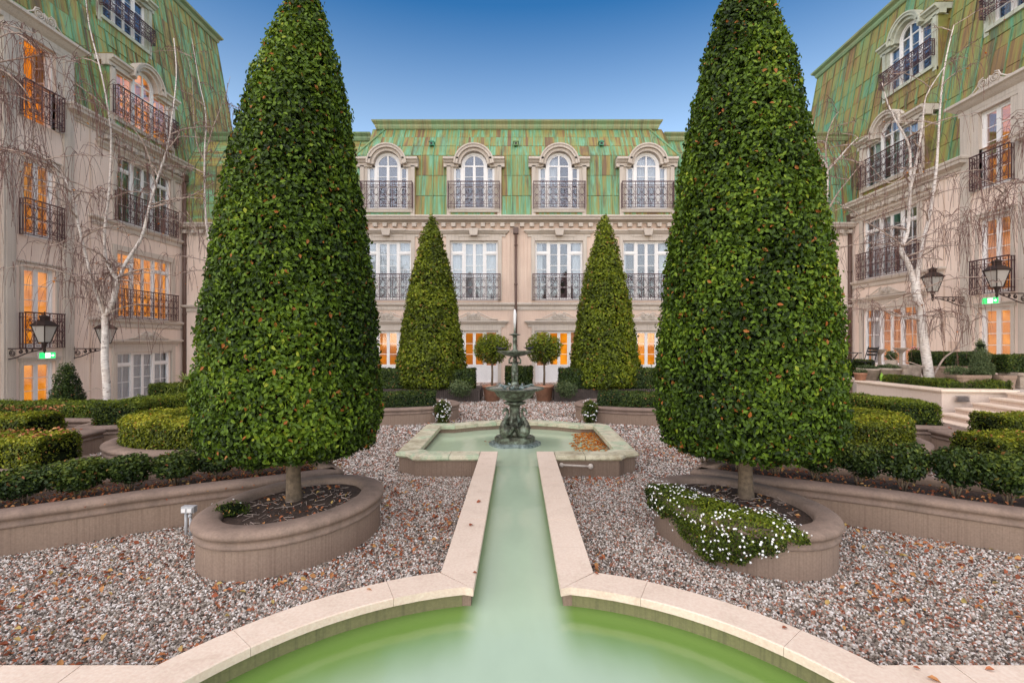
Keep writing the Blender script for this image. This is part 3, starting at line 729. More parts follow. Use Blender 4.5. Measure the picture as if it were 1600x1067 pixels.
for z in (1.5, 4.0, 5.6): m.tube([(-.05, -.13, z), (-.05, -.13, z+.06)], .07, 10)
m.build('downpipe', 'pipe', pav)
# ---------------------------------------------------------------- links
for s_, nm in ((-1, 'recessed pink link building between the left wing and the far pavilion'), (1, 'recessed pink link building between the right wing and the far pavilion')):
    lk = thing('link_building', nm, 'building', (s_*10.7, 21.1, 0))
    m = MB(); wall_grid(m, -3.96, 3.96, -1.3, 6.56, []); m.build('wall', 'render_wing_brightened', lk)
    m = MB(); moulding(m, -3.95, 3.95, 6.54, CORN2, ret=False); m.box(-3.95, 3.95, -.02, 0, 6.3, 6.54); dentils(m, -3.9, 3.9, 6.385, h=.145); m.build('cornice', 'trim', lk)
    m = MB(); moulding(m, -3.95, 3.95, 2.98, STRING, ret=False); m.build('string_course', 'trim', lk)
    mt = 'copper_left' if s_ < 0 else 'copper'
    roof_skin(lk, -3.95, 3.95, [(.02, 6.84), (.25, 9.43), (1.32, 11.0)], [3, 2], .46, mt)
    m = MB(); moulding(m, -3.95, 6.2 if s_ > 0 else 3.95, 10.93, [(0, 0), (.05, .03), (.09, .12), (.10, .2), (.20, .3), (.22, .36), (0, .38)], y=1.25, ret=False); m.build('ridge_cornice', 'copper_trim', lk)
# ---------------------------------------------------------------- wings
def wing(s, P):
    rz = rad(90) if s < 0 else rad(-90); k = 1 if s < 0 else -1      # local x = k * world Y
    w = thing('hotel_wing', P['label'], 'building', (s*14.6, 0, 0), rz)
    X = lambda Y: k*Y
    def rng(a, b): return tuple(sorted((X(a), X(b))))
    zg, ze, zt = P['ground'], P['eave'], P['top']
    T, Sg = 19.0, 14.78
    ww = 2.78; wx = lambda c, h: (X(c)-h, X(c)+h)
    ops = [(*wx(T, ww/2), P['g'], P['g']+P['gh']), (*wx(T, ww/2), P['f1'], P['f1']+2.45)]
    if P.get('f2'): ops.append((*wx(T, ww/2), P['f2'], P['f2']+2.45))
    for z, h in P['singles'][:-1]: ops.append((*wx(Sg, .5), z, z+h))
    zs, hsng = P['singles'][-1]
    a, b = rng(8.5, 22.6); ze_w = ze-.45
    m = MB(); wall_grid(m, a, b, zg-.4, ze_w, ops+[(*wx(Sg, .5), zs, ze_w+.5)])
    m.build('wall', 'render_wing_brightened', w)
    # pilaster strips of the stair bay, running up through the eave
    m = MB()
    for d in (-.92, .92):
        x = X(Sg+d); m.box(x-.17, x+.17, -.07, .35, zg-.3, zs+hsng+.12); m.box(x-.10, x+.10, -.085, -.06, zg, zs+hsng)
    m.build('pilaster', 'trim', w)
    m = MB(); xa, xb = wx(Sg, .75)
    m.box(xa, xb, -.05, .35, zs+hsng, zs+hsng+.14); m.box(xa, wx(Sg, .5)[0], -.03, .35, zs-.02, zs+hsng); m.box(wx(Sg, .5)[1], xb, -.03, .35, zs-.02, zs+hsng)
    moulding(m, xa-.36, xb+.36, zs+hsng+.12, [(0, 0), (.06, .0), (.06, .14), (.14, .2), (.24, .3), (.32, .34), (.32, .42), (0, .44)])
    m.box(xa-.3, xb+.3, .0, 1.2, zs+hsng+.141, zs+hsng+.52)
    scroll_pediment(m, X(Sg), zs+hsng+.56, .72, .40); m.build('stair_dormer', 'trim', w)
    m = MB()
    for (c, d) in ((xa-.3, xa), (xb, xb+.3)): m.box(c+.12 if c < X(Sg) else c, d if c < X(Sg) else d-.12, .3, 1.0, ze-.1, zs+hsng+.1)
    m.build('dormer_cheek', P['copper'], w)
    # eave cornice broken by the stair bay
    m = MB()
    for (c, d) in ((8.5, Sg-1.12), (Sg+1.12, 22.6)):
        c, d = rng(c, d); moulding(m, c, d, ze-.46, CORN)
    c, d = rng(16.8, 21.3); m.box(c, d, -.06, 0, ze-.62, ze-.461); dentils(m, c+.1, d-.1, ze-.60, step=.42, pr=.18, h=.138)
    moulding(m, c+.1, d-.1, ze-.95, [(0, 0), (.05, 0), (.08, .08), (.16, .16), (.18, .22), (0, .25)])
    m.build('cornice', 'trim', w)
    for z in P['strings']:
        m = MB(); c, d = rng(16.6, 22.0); moulding(m, c, d, z, STRING); m.build('string_course', 'trim', w)
    c, d = rng(16.5, 16.56); m = MB()
    for zz in ((zg, ze-.5),): m.box(c, d, -.012, .001, *zz)
    m.build('render_joint', 'render', w)
    # windows
    surround(w, X(T), P['g'], ww, P['gh'], t=.2, hood='scroll'); put_window(w, X(T), P['g'], kind='triple', w=ww, h=P['gh'], **P['wg'])
    surround(w, X(T), P['f1'], ww, 2.45, t=.2, hood=None if not P.get('f2') else 'x'); put_window(w, X(T), P['f1'], kind='triple', w=ww, h=2.45, rail=(3.1, 1.05, 0), **P['w1'])
    if P.get('f2'):
        surround(w, X(T), P['f2'], ww, 2.45, t=.2, hood='x'); put_window(w, X(T), P['f2'], kind='triple', w=ww, h=2.45, rail=(3.1, 1.05, 0), **P['w2'])
    for i, (z, h) in enumerate(P['singles']):
        top = i == len(P['singles'])-1
        put_window(w, X(Sg), z, kind='double', w=1.0, h=h, room=P['sroom'][i], rail=None if i == 0 else (1.22, 1.05, 0), door_open=top and s < 0, curt=None)
        if not top:
            m = MB(); m.box(-.64, .64, -.05, .0, h, h+.1); m.box(-.66, .66, -.09, .0, h+.1, h+.14)
            for q in (-1, 1): cc = sorted((q*.5, q*.60)); m.box(cc[0], cc[1], -.04, 0, 0, h)
            m.build('window_surround', 'trim', w, (X(Sg), 0, z))
    # dormers
    sl = 1.5/(zt-ze); yoff = lambda z: .1+(z-ze)*sl
    d1 = P['d1']; arch_dormer(w, X(T), d1, 2.9, .0, 1.1, P['copper'], rail=(3.1, 1.05, .05), **P['wd1'])
    d2 = P['d2']; y2 = yoff(d2)-.12
    ex = [(*wx(T, 1.7), ze, d1+2.05), (*wx(T, .8), ze, d1+2.6), (*wx(Sg, 1.0), ze-1, zs+hsng+.5), (*wx(T, 1.3), d2-.2, d2+1.9), (*wx(T, .6), d2, d2+2.3), (*wx(Sg-.2, 1.3), d2-.2, d2+1.9)]
    arch_dormer(w, X(T), d2, 2.3, y2, 1.0, P['copper'], trimmat='copper_pale', rail=(2.5, .6, .3), **P['wd2'])
    arch_dormer(w, X(Sg-.2), d2, 2.3, y2, 1.0, P['copper'], trimmat='copper_pale', rail=(2.5, .6, .3), **P['wd2'])
    x0, x1 = rng(8.5, 26.0)
    lo = 13.3
    roof_skin(w, x0, x1, [(.1, ze+.0), (1.6, zt)], [10], .5, P['copper'], excl=ex, indiv=lambda x, z: abs(x) > lo, cap=290)
    m = MB(); moulding(m, x0, x1, zt-.1, [(0, 0), (.05, .03), (.09, .12), (.10, .2), (.22, .3), (.24, .38), (0, .40)], y=1.55); m.build('ridge_cornice', 'copper_trim', w)
    m = MB(); m.quad((X(26), .1, ze), (X(26), 1.6, zt), (X(26), 3, zt), (X(26), 3, ze)); m.build('roof_end', P['copper'], w)
    m = MB(); x = X(21.05); m.tube([(x, -.12, ze-.5), (x, -.12, zg-.2)], .075, 10); m.box(x-.13, x+.13, -.22, -.01, ze-.8, ze-.5)
    for z in (zg+1, zg+4, zg+7): m.tube([(x, -.12, z), (x, -.12, z+.07)], .09, 10)
    m.build('downpipe', 'pipe', w)
    m = MB(); m.box(X(16.0)-.35, X(16.0)+.35, -.03, 0.001, zg+.35, zg+1.0)
    if s < 0: moulding(m, X(16.1)-.45, X(16.1)+.45, .42+zg-.0, [(0, 0), (.05, 0), (.07, .05), (.07, .1), (0, .11)])
    m.build('dado_panel', 'render', w)
    return w
plain('copper_pale', (.42, .43, .34), .7, var=.2, scale=4)
wing(-1, dict(label='left hotel wing with tall green copper roof, iron balconies and orange lit windows', ground=-1.15, eave=9.45, top=17.8,
     g=-1.08, gh=2.38, f1=2.57, f2=6.1, strings=(2.22, 5.75), d1=9.86, d2=13.75, copper='copper_left',
     singles=[(-1.1, 2.2), (1.5, 2.45), (4.85, 2.35), (8.35, 2.45)], sroom=['room_lit', 'room_lit', 'room_lit_dim', 'room_lit_dim'],
     wg=dict(curt=[(0, 1)]), w1=dict(room='room_lit', curt=[(.02, .13), (.87, .98)], cmat='curtain_lit'), w2=dict(curt=[(.33, .75)]), wd1=dict(room='room_lit', curt=[(.02, .16), (.84, .98)], cmat='curtain_lit'), wd2=dict()))
wing(1, dict(label='right hotel wing with yellowish copper roof standing on a raised terrace, iron balconies', ground=.7, eave=7.7, top=15.9,
     g=.76, gh=2.3, f1=4.3, strings=(3.95,), d1=8.08, d2=11.9, copper='copper_yellow',
     singles=[(.76, 2.0), (3.17, 2.4), (6.46, 2.45)], sroom=['room_lit', 'room_lit_dim', 'room_lit_dim'],
     wg=dict(room='room_lit_dim', curt=[(0.02, .2)]), w1=dict(curt=[(.05, .45), (.85, .98)]), wd1=dict(curt=[(.05, .3), (.5, .95)]), wd2=dict(curt=[(.05, .3)])))
# ================================================================ GROUND
def sheet(name, poly, z, mat, kind='structure'):
    m = MB(); m.add([(x, y, z) for x, y in poly], [tuple(range(len(poly)))]); return tag(m.build(name, mat), kind=kind)
sheet('ground', [(-300, -300), (300, -300), (300, 600), (-300, 600)], -1.35, 'soil')
sheet('lower_path', [(-15.2, 7.5), (-9.6, 7.5), (-9.6, 22), (-15.2, 22)], -1.15, 'deck')
g = MB()
g.add([(-10.2, -6, 0), (14.6, -6, 0), (14.6, 20.6, 0), (-10.2, 20.6, 0)], [(0, 1, 2, 3)])
g.add([(-16, -6, 0), (-10.2, -6, 0), (-10.2, 8.6, 0), (-16, 8.6, 0)], [(0, 1, 2, 3)])
g.add([(-10.2, 8.6, 0), (-10.2, 20.6, 0), (-10.2, 20.6, -1.3), (-10.2, 8.6, -1.3)], [(0, 1, 2, 3)])
g.add([(-16, 8.6, 0), (-10.2, 8.6, 0), (-10.2, 8.6, -1.3), (-16, 8.6, -1.3)], [(0, 1, 2, 3)])
tag(g.build('garden_ground', 'gravel_base'), kind='structure')
# loose stones: real pebbles over the ground, denser and finer near the pool
def pebble_field(name, quads, density, size, seed):
    m = MB()
    for x0, x1, y0, y1 in quads: m.quad((x0, y0, .004), (x1, y0, .004), (x1, y1, .004), (x0, y1, .004))
    o = m.build(name, 'pebble'); tag(o, kind='stuff')
    ng = bpy.data.node_groups.new(name, 'GeometryNodeTree')
    ng.interface.new_socket('Geometry', in_out='INPUT', socket_type='NodeSocketGeometry')
    ng.interface.new_socket('Geometry', in_out='OUTPUT', socket_type='NodeSocketGeometry')
    gi, go = ng.nodes.new('NodeGroupInput'), ng.nodes.new('NodeGroupOutput')
    d = ng.nodes.new('GeometryNodeDistributePointsOnFaces'); d.inputs['Density'].default_value = density; d.inputs['Seed'].default_value = seed
    ico = ng.nodes.new('GeometryNodeMeshIcoSphere'); ico.inputs['Radius'].default_value = .5; ico.inputs['Subdivisions'].default_value = 2 if size < .03 else 1
    sp = ng.nodes.new('GeometryNodeSetPosition'); nz = ng.nodes.new('ShaderNodeTexNoise'); nz.inputs['Scale'].default_value = 2.2
    vm = ng.nodes.new('ShaderNodeVectorMath'); vm.operation = 'SUBTRACT'; vm.inputs[1].default_value = (.5, .5, .5)
    vs = ng.nodes.new('ShaderNodeVectorMath'); vs.operation = 'SCALE'; vs.inputs['Scale'].default_value = .7
    ng.links.new(nz.outputs['Color'], vm.inputs[0]); ng.links.new(vm.outputs[0], vs.inputs[0]); ng.links.new(ico.outputs[0], sp.inputs[0]); ng.links.new(vs.outputs[0], sp.inputs['Offset'])
    sm = ng.nodes.new('GeometryNodeSetMaterial'); sm.inputs['Material'].default_value = MATS['pebble']; ng.links.new(sp.outputs[0], sm.inputs[0])
    ip = ng.nodes.new('GeometryNodeInstanceOnPoints')
    r1 = ng.nodes.new('FunctionNodeRandomValue'); r1.data_type = 'FLOAT_VECTOR'; r1.inputs[0].default_value = (0, 0, 0); r1.inputs[1].default_value = (6.28, 6.28, 6.28)
    r2 = ng.nodes.new('FunctionNodeRandomValue'); r2.data_type = 'FLOAT_VECTOR'; r2.inputs[0].default_value = (size*.6, size*.55, size*.4); r2.inputs[1].default_value = (size*1.45, size*1.1, size*.9); r2.inputs['Seed'].default_value = 5
    ng.links.new(gi.outputs[0], d.inputs[0]); ng.links.new(d.outputs['Points'], ip.inputs['Points']); ng.links.new(sm.outputs[0], ip.inputs['Instance'])
    ng.links.new(r1.outputs[0], ip.inputs['Rotation']); ng.links.new(r2.outputs[0], ip.inputs['Scale'])
    st = ng.nodes.new('GeometryNodeStoreNamedAttribute'); st.domain = 'INSTANCE'; st.data_type = 'FLOAT'; st.inputs['Name'].default_value = 'tone'
    r3 = ng.nodes.new('FunctionNodeRandomValue'); r3.data_type = 'FLOAT'; r3.inputs['Seed'].default_value = 9
    vout = [q for q in r3.outputs if q.enabled][0]; ng.links.new(vout, st.inputs['Value'])
    ng.links.new(ip.outputs[0], st.inputs[0]); ng.links.new(st.outputs[0], go.inputs[0])
    md = o.modifiers.new('stones', 'NODES'); md.node_group = ng; return o
pebble_field('gravel', [(-4.6, -1.2, 2.14, 3.6), (1.2, 4.6, 2.14, 3.6), (-1.6, -.46, 2.6, 6.2), (.46, 1.6, 2.6, 6.2), (-4.6, -1.6, 3.6, 4.9), (1.6, 4.6, 3.6, 4.9)], 6200, .0215, 1)
pebble_field('gravel', [(-8, -1.5, 4.9, 8.6), (1.5, 8, 4.9, 8.6), (-1.6, -.5, 6.2, 6.5), (.5, 1.6, 6.2, 6.5)], 2000, .032, 2)
pebble_field('gravel', [(-8, 9.2, 8.6, 19.8)], 850, .046, 3)

# ================================================================ POOLS
ZC = .27
ring = thing('round_pool', 'round pool with pink limestone coping in the foreground, filled with milky green water', 'pool', (0, 1.218, 0))
def arc_stone(a0, a1, ri=1.63, ro=1.845, n=8):
    m = MB(); g_ = .0015
    pr = [(-.0, ZC-.045), (ro-ri, ZC-.045), (ro-ri+.004, ZC-.02), (ro-ri, ZC-.004), (ro-ri-.006, ZC), (.006, ZC), (0, ZC-.005), (0, ZC-.045)]
    k = len(pr); vs = []
    for i in range(n+1):
        t = rad(a0+(a1-a0)*i/n); vs += [((ri+o)*math.cos(t), (ri+o)*math.sin(t), z) for o, z in pr]
    m.add(vs, [(i*k+q, (i+1)*k+q, (i+1)*k+q+1, i*k+q+1) for i in range(n) for q in range(k-1)]+[tuple(range(k)), tuple(range(n*k+k-1, n*k-1, -1))]); return m
def trapezoid_stone(s):
    "mitred corner stone between arc and channel"
    oi = (s*.255, 2.80-1.218); oo = (s*.472, 3.0-1.218); t1 = rad(90-s*(90-65.2)) if s > 0 else rad(90+24.8)
    pts = [oi]+[(1.63*math.cos(rad(90-s*a)), 1.63*math.sin(rad(90-s*a))) for a in (11, 15, 20, 24.96)]+[(1.845*math.cos(rad(90-s*a)), 1.845*math.sin(rad(90-s*a))) for a in (24.96, 20, 15.2)]
    if s > 0: pass
    else: pts = pts[::-1]
    m = MB(); m.prism(pts, ZC-.045, ZC); return m
for s in (-1, 1): trapezoid_stone(s).build('coping_stone', 'limestone', ring)
edges = [65, 40, 18, -8, -34, -60, -86]
for s in (-1, 1):
    for a, b in zip(edges[:-1], edges[1:]):
        a_, b_ = (b+.035, a-.035) if s > 0 else (180-a+.035, 180-b-.035)
        if s < 0 and b == -86: b_ = 180+94-.1
        arc_stone(a_, b_).build('coping_stone', 'limestone', ring)
m = MB(); n = 96
path = [(1.66*math.cos(2*math.pi*i/n), 1.66*math.sin(2*math.pi*i/n)) for i in range(n+1)]
keep = [p for p in path if not (abs(p[0]) < .27 and p[1] > 0)]
i0 = next(i for i, p in enumerate(path) if abs(p[0]) < .27 and p[1] > 0); seq = []
for i in range(n):
    p = path[(i0+i) % n]
    if not (abs(p[0]) < .27 and p[1] > 0): seq.append(p)
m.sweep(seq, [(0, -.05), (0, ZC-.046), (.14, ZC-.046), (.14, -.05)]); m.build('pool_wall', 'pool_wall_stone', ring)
m = MB(); w = []
for i in range(97):
    t = math.pi/2-rad(9.4)-(2*math.pi-2*rad(9.4))*i/96; w.append((1.665*math.cos(t), 1.665*math.sin(t), .1438))
m.add(w, [tuple(range(len(w)-1, -1, -1))])
m.quad((-.275, 1.642, .1438), (.275, 1.642, .1438), (.275, 4.96, .1438), (-.275, 4.96, .1438))
tag(m.build('water', 'water_pool', None, (0, 1.218, 0)), kind='structure')
ch = thing('water_channel', 'narrow straight water channel edged with pale coping, joining the round pool to the fountain basin', 'channel', (0, 4.5, 0))
ys = [3.005, 3.366, 3.90, 4.42, 4.96, 5.43, 5.92, 6.30]
for s in (-1, 1):
    for k_, (a, b) in enumerate(zip(ys[:-1], ys[1:])):
        m = MB(); x0, x1 = sorted((s*.253, s*.472)); a2 = a if k_ else 2.80
        if k_ == 0:
            p = [(s*.253, 2.80-4.5), (s*.472, 3.0-4.5), (s*.472, b-4.502), (s*.253, b-4.502)]
            m.prism(p if s > 0 else p[::-1], ZC-.045, ZC)
        else:
            dz = random.uniform(-.0015, .0015); m.prism([(x0, a-4.498), (x1, a-4.498), (x1, b-4.502), (x0, b-4.502)], ZC-.045, ZC+dz)
        m.build('coping_stone', 'limestone', ch)
    m = MB(); x0, x1 = sorted((s*.272, s*.445)); m.box(x0, x1, 2.85-4.5, 6.05-4.5, -.05, ZC-.046); m.build('channel_wall', 'render_planter', ch)
# straight stone edging at the front of the gravel
edg = thing('stone_edging', 'flat pale stone edging running left and right from the round pool at the picture foot', 'edging', (0, 1.9, 0))
for s in (-1, 1):
    x = 1.60
    xs_ = [1.597, 1.93, 2.28, 2.9, 3.5, 4.1, 4.7]
    for a, b in zip(xs_[:-1], xs_[1:]):
        m = MB(); x0, x1 = sorted((s*(a+.002), s*(b-.002)))
        if a == 1.597: p = [(s*1.600, 2.142-1.9), (s*1.845, 1.45-1.9), (s*(b-.002), 1.45-1.9), (s*(b-.002), 2.142-1.9)]; m.prism(p[::-1] if s < 0 else p, ZC-.06, ZC-.002)
        else: m.prism([(x0, 1.45-1.9), (x1, 1.45-1.9), (x1, 2.142-1.9), (x0, 2.142-1.9)], ZC-.06, ZC-.002)
        m.build('paving_stone', 'limestone', edg)
    m = MB(); x0, x1 = sorted((s*1.7, s*4.68)); m.box(x0, x1, -.4, .225, -.05, ZC-.062); m.build('edging_wall', 'render_planter', edg)
# fountain basin
bas = thing('fountain_basin', 'low lobed stone basin with green stained coping around the swan fountain', 'basin', (0, 0, 0))
right = [(1.28, 6.06), (1.37, 6.19), (1.53, 6.27), (1.53, 6.9), (1.53, 7.5), (1.53, 8.32), (1.40, 8.44), (1.12, 8.44), (.80, 8.64), (.42, 8.78), (0, 8.83)]
outl = [(.476, 6.06), (.85, 6.06)]+right+[(-x, y) for x, y in right[::-1][1:]]+[(-.85, 6.06), (-.476, 6.06)]
m = MB(); m.sweep(outl, [(-.2, 0), (-.2, .212), (0, .212), (0, 0)]); m.build('basin_wall', 'render_planter', bas)
cp = [(-.24, .213), (.03, .213), (.045, .235), (.035, .262), (.0, .275), (-.235, .275), (-.24, .27), (-.24, .213)]
def sub(path, a, b): return path[a:b+1]
n_ = len(outl)
groups = [(0, 1), (1, 2), (2, 4), (4, 5), (5, 6), (6, 7), (7, 9), (9, 10), (10, 11), (11, 12)]
groups += [(n_-1-b, n_-1-a) for a, b in groups[::-1]]
for gi_, (a, b) in enumerate(groups):
    # give each stone its true mitre by sweeping with neighbours then cutting: approximate with full sweep segments
    m = MB(); full = outl; k = len(cp); vs = []
    tmp = MB(); tmp.sweep(full, cp); V = tmp.v
    loc = V[a*k:(b+1)*k]; nseg = b-a
    fs = [(i*k+q, (i+1)*k+q, (i+1)*k+q+1, i*k+q+1) for i in range(nseg) for q in range(k-1)]
    d0 = Vector(V[(a+1)*k])-Vector(V[a*k]); d0.normalize(); d1 = Vector(V[b*k])-Vector(V[(b-1)*k]); d1.normalize()
    loc = [Vector(v) for v in loc]
    for q in range(k): loc[q] = loc[q]+d0*.0035; loc[nseg*k+q] = loc[nseg*k+q]-d1*.0035
    m.add(loc, fs+[tuple(range(k)), tuple(range(nseg*k+k-1, nseg*k-1, -1))]); m.build('coping_stone', 'mossy_stone', bas)
m = MB(); inn = []
tmp = MB(); tmp.sweep(outl, [(-.19, 0)], caps=False); inn = [(v[0], v[1], .145) for v in tmp.v]
m.add([(.40, 6.04, .145)]+inn+[(-.40, 6.04, .145)], [tuple(range(len(inn)+2))]); tag(m.build('basin_water', 'water_channel'), kind='structure')
m = MB(); m.tube([(.56, 5.99, .17), (.90, 5.985, .155)], .014, 8); m.ell((.55, 5.99, .17), (.03, .03, .03)); m.ell((.91, 5.985, .155), (.035, .035, .035))
m.tube([(.55, 5.99, .17), (.55, 6.06, .17)], .016, 6); m.tube([(.91, 5.985, .155), (.91, 6.06, .155)], .016, 6); m.build('pipe', 'trim', bas)
# ---------------------------------------------------------------- fountain
fx, fy = -.035, 7.36
fo = thing('swan_fountain', 'two-tier verdigris bronze fountain with three swans at its foot standing in the basin', 'fountain', (fx, fy, .13))
B = lambda z: z-.13
m = MB(); n = 48
prof = lambda r: [(r*(1+.10*math.cos(3*(2*math.pi*i/n)+math.pi/2)+.05*math.cos(6*(2*math.pi*i/n)))*math.cos(2*math.pi*i/n), r*(1+.10*math.cos(3*(2*math.pi*i/n)+math.pi/2)+.05*math.cos(6*(2*math.pi*i/n)))*math.sin(2*math.pi*i/n)) for i in range(n)]
m.prism(prof(.37), 0, B(.175)); m.prism(prof(.345), B(.176), B(.19)); m.build('base_plate', 'bronze_wet', fo)
m = MB(); m.prism([(a*.80, b*.80) for a, b in prof(.36)], B(.19), B(.26)); m.prism([(a*.74, b*.74) for a, b in prof(.36)], B(.261), B(.275)); m.build('plinth', 'bronze', fo)
m = MB(); m.lathe([(.001, .27-.13), (.17, B(.27)), (.15, B(.34)), (.105, B(.45)), (.075, B(.58)), (.07, B(.68)), (.08, B(.73)), (.15, B(.755)), (.17, B(.775)), (.12, B(.79)), (.001, B(.79))], n=24, wave=(.07, 12, .06)); m.build('pedestal', 'bronze', fo)
def swan(ang):
    R_ = Matrix.Rotation(ang, 3, 'Z'); m = MB()
    P_ = lambda x, y, z: R_ @ Vector((x, y, z))
    # body sits against the pedestal, breast outwards (+x)
    m.ell(P_(.215, 0, B(.36)), (.125, .09, .10), 14, 9, rot=R_ @ Matrix.Rotation(rad(-25), 3, 'Y'))
    neck = [(.27, 0, .37), (.31, 0, .43), (.305, 0, .49), (.26, 0, .535), (.205, 0, .575), (.175, 0, .63), (.185, 0, .68), (.22, 0, .705), (.255, 0, .695)]
    m.tube([P_(x, y, B(z)) for x, y, z in neck], [.055, .042, .033, .028, .024, .022, .021, .022, .024], 8)
    m.ell(P_(.262, 0, B(.685)), (.034, .024, .024), 10, 7, rot=R_ @ Matrix.Rotation(rad(30), 3, 'Y'))
    m.tube([P_(.28, 0, B(.678)), P_(.30, 0, B(.64)), P_(.295, 0, B(.615))], [.016, .012, .003], 6)
    o = m.build('swan', 'bronze', fo)
    for s in (-1, 1):     # raised wings laid back, with feather rows
        w = MB()
        for r_ in range(3):
            for k in range(7):
                t = k/6; z0 = .33+.03*r_; a = P_(.24-.16*t, s*(.085+.012*r_-.02*t), B(z0+.01)); 
                b = P_(.17-.19*t+.02*r_, s*(.075-.02*t+.008*r_), B(.50+.10*t-.075*r_))
                c = P_(.20-.17*t, s*(.10-.015*t+.01*r_), B((z0+.50)/2+.03*t))
                w.tube([a, c, b], [.012, .021, .006], 5)
        w.build('wing', 'bronze', o)
for a in (-90+36, -90-36-0, 90): swan(rad(a))
m = MB()
m.lathe([(.001, B(.79)), (.05, B(.79)), (.12, B(.80)), (.20, B(.83)), (.265, B(.875)), (.30, B(.925)), (.315, B(.95)), (.40, B(.968)), (.437, B(.985)), (.447, B(.996)), (.43, B(1.0)), (.36, B(.975)), (.18, B(.955)), (.001, B(.95))], n=72, wave=(.022, 24, .2)); m.build('lower_bowl', 'bronze', fo)
m = MB(); m.lathe([(.001, B(.984)), (.385, B(.984)), (.40, B(.989))], n=32); m.build('bowl_water', 'bronze_wet', fo)
m = MB()
for k in range(7):
    a = k*.897; m.ell((.17*math.cos(a), .17*math.sin(a), B(1.01)), (.055, .028, .022), 8, 5, rot=Matrix.Rotation(a+.5, 3, 'Z')); m.tube([(.18*math.cos(a), .18*math.sin(a), B(1.01)), (.25*math.cos(a+.2), .25*math.sin(a+.2), B(1.045)), (.30*math.cos(a+.15), .30*math.sin(a+.15), B(1.03))], [.018, .012, .005], 5)
m.build('dolphin_group', 'bronze_wet', fo)
m = MB(); m.lathe([(.001, B(.98)), (.085, B(.985)), (.10, B(1.01)), (.06, B(1.04)), (.055, B(1.07)), (.045, B(1.09)), (.001, B(1.09))], n=16)
# cherub carrying the upper bowl: one continuous skinned figure, built from overlapping limbs
for s in (-1, 1):
    m.tube([(s*.022, 0, B(1.08)), (s*.026, -.004, B(1.14)), (s*.024, -.012, B(1.19)), (s*.018, 0, B(1.25))], [.018, .024, .027, .032], 8)
    m.tube([(s*.045, 0, B(1.375)), (s*.085, -.01, B(1.37)), (s*.088, -.005, B(1.42)), (s*.05, 0, B(1.465))], [.018, .017, .014, .012], 7)
    m.ell((s*.02, -.02, B(1.083)), (.015, .03, .012), 8, 5)
m.tube([(0, 0, B(1.23)), (0, -.012, B(1.28)), (0, -.004, B(1.34)), (0, 0, B(1.38)), (0, 0, B(1.40))], [.045, .052, .045, .048, .022], 10)
m.ell((0, -.006, B(1.425)), (.033, .035, .038), 12, 9); m.ell((0, -.042, B(1.42)), (.007, .008, .009), 6, 5)
m.build('cherub', 'bronze', fo)
m = MB(); m.lathe([(.001, B(1.45)), (.03, B(1.455)), (.05, B(1.47)), (.14, B(1.485)), (.22, B(1.515)), (.262, B(1.545)), (.268, B(1.555)), (.25, B(1.553)), (.15, B(1.53)), (.001, B(1.525))], n=48, wave=(.03, 16, .1)); m.build('upper_bowl', 'bronze', fo)
m = MB(); m.lathe([(.001, B(1.53)), (.05, B(1.53)), (.055, B(1.56)), (.03, B(1.58)), (.026, B(1.66)), (.034, B(1.70)), (.03, B(1.76)), (.035, B(1.79)), (.085, B(1.80)), (.09, B(1.81)), (.03, B(1.818)), (.016, B(1.84)), (.016, B(1.90)), (.001, B(1.91))], n=20); m.build('finial', 'bronze', fo)
m = MB(); m.tube([(0, 0, B(1.90)), (0, 0, B(2.0)), (.002, 0, B(2.12)), (.0, 0, B(2.17)), (0, 0, B(2.19))], [.014, .022, .024, .016, .004], 8); m.build('water_jet', 'white_paint', fo)
def bird(x, y, z, ang, lab):
    t = thing('bronze_bird', lab, 'bird', (x, y, z), ang); m = MB()
    m.ell((0, 0, .03), (.045, .022, .022), 10, 7); m.ell((.045, 0, .05), (.016, .014, .015), 8, 6); m.tube([(.058, 0, .05), (.075, 0, .048)], [.006, .001], 5); m.tube([(-.03, 0, .03), (-.10, 0, .045)], [.014, .005], 5); m.build('body', 'black_metal', t)
    m = MB()
    for s in (-1, 1): m.tube([(0, s*.01, .012), (0, s*.01, -.008)], .003, 4)
    m.build('legs', 'black_metal', t)
bird(fx+.23, fy, 1.565, rad(15), 'small dark bird perched on the right rim of the upper fountain bowl')
bird(fx-.215, fy-.02, 1.56, rad(170), 'small dark bird perched on the left rim of the upper fountain bowl')

# ================================================================ PLANTERS
RIMW = [(-.17, .28), (-.17, .335), (-.15, .352), (-.02, .352), (.022, .335), (.03, .315), (.02, .292), (0, .285), (0, .255), (.010, .250), (.010, .228), (0, .222), (-.005, .222)]
WALL = [(-.16, 0), (-.16, .29), (-.006, .29), (-.006, -.04)]
def planter(name, label, path, closed=True, group=None, sc=1.0, soilz=.30, wallm='render_planter', rimm='rim', cat='planter', litter=True):
    cx = sum(p[0] for p in path)/len(path); cy = sum(p[1] for p in path)/len(path); pp = [(p[0]-cx, p[1]-cy) for p in path]
    t = thing(name, label, cat, (cx, cy, 0), 0, group)
    m = MB(); m.sweep(pp, [(-.16, -.04), (-.16, .29*sc), (-.006, .29*sc), (-.006, -.04)], closed=closed); m.build('planter_wall', wallm, t)
    m = MB(); m.sweep(pp, [(o, z*sc) for o, z in RIMW], closed=closed, smooth=True); m.build('rim', rimm, t)
    m = MB(); tmp = MB(); tmp.sweep(pp, [(-.155, 0)], closed=True, caps=False); n = len(tmp.v)
    m.add([(v[0], v[1], soilz*sc) for v in tmp.v], [tuple(range(n))]); m.build('soil', 'soil', t); return t
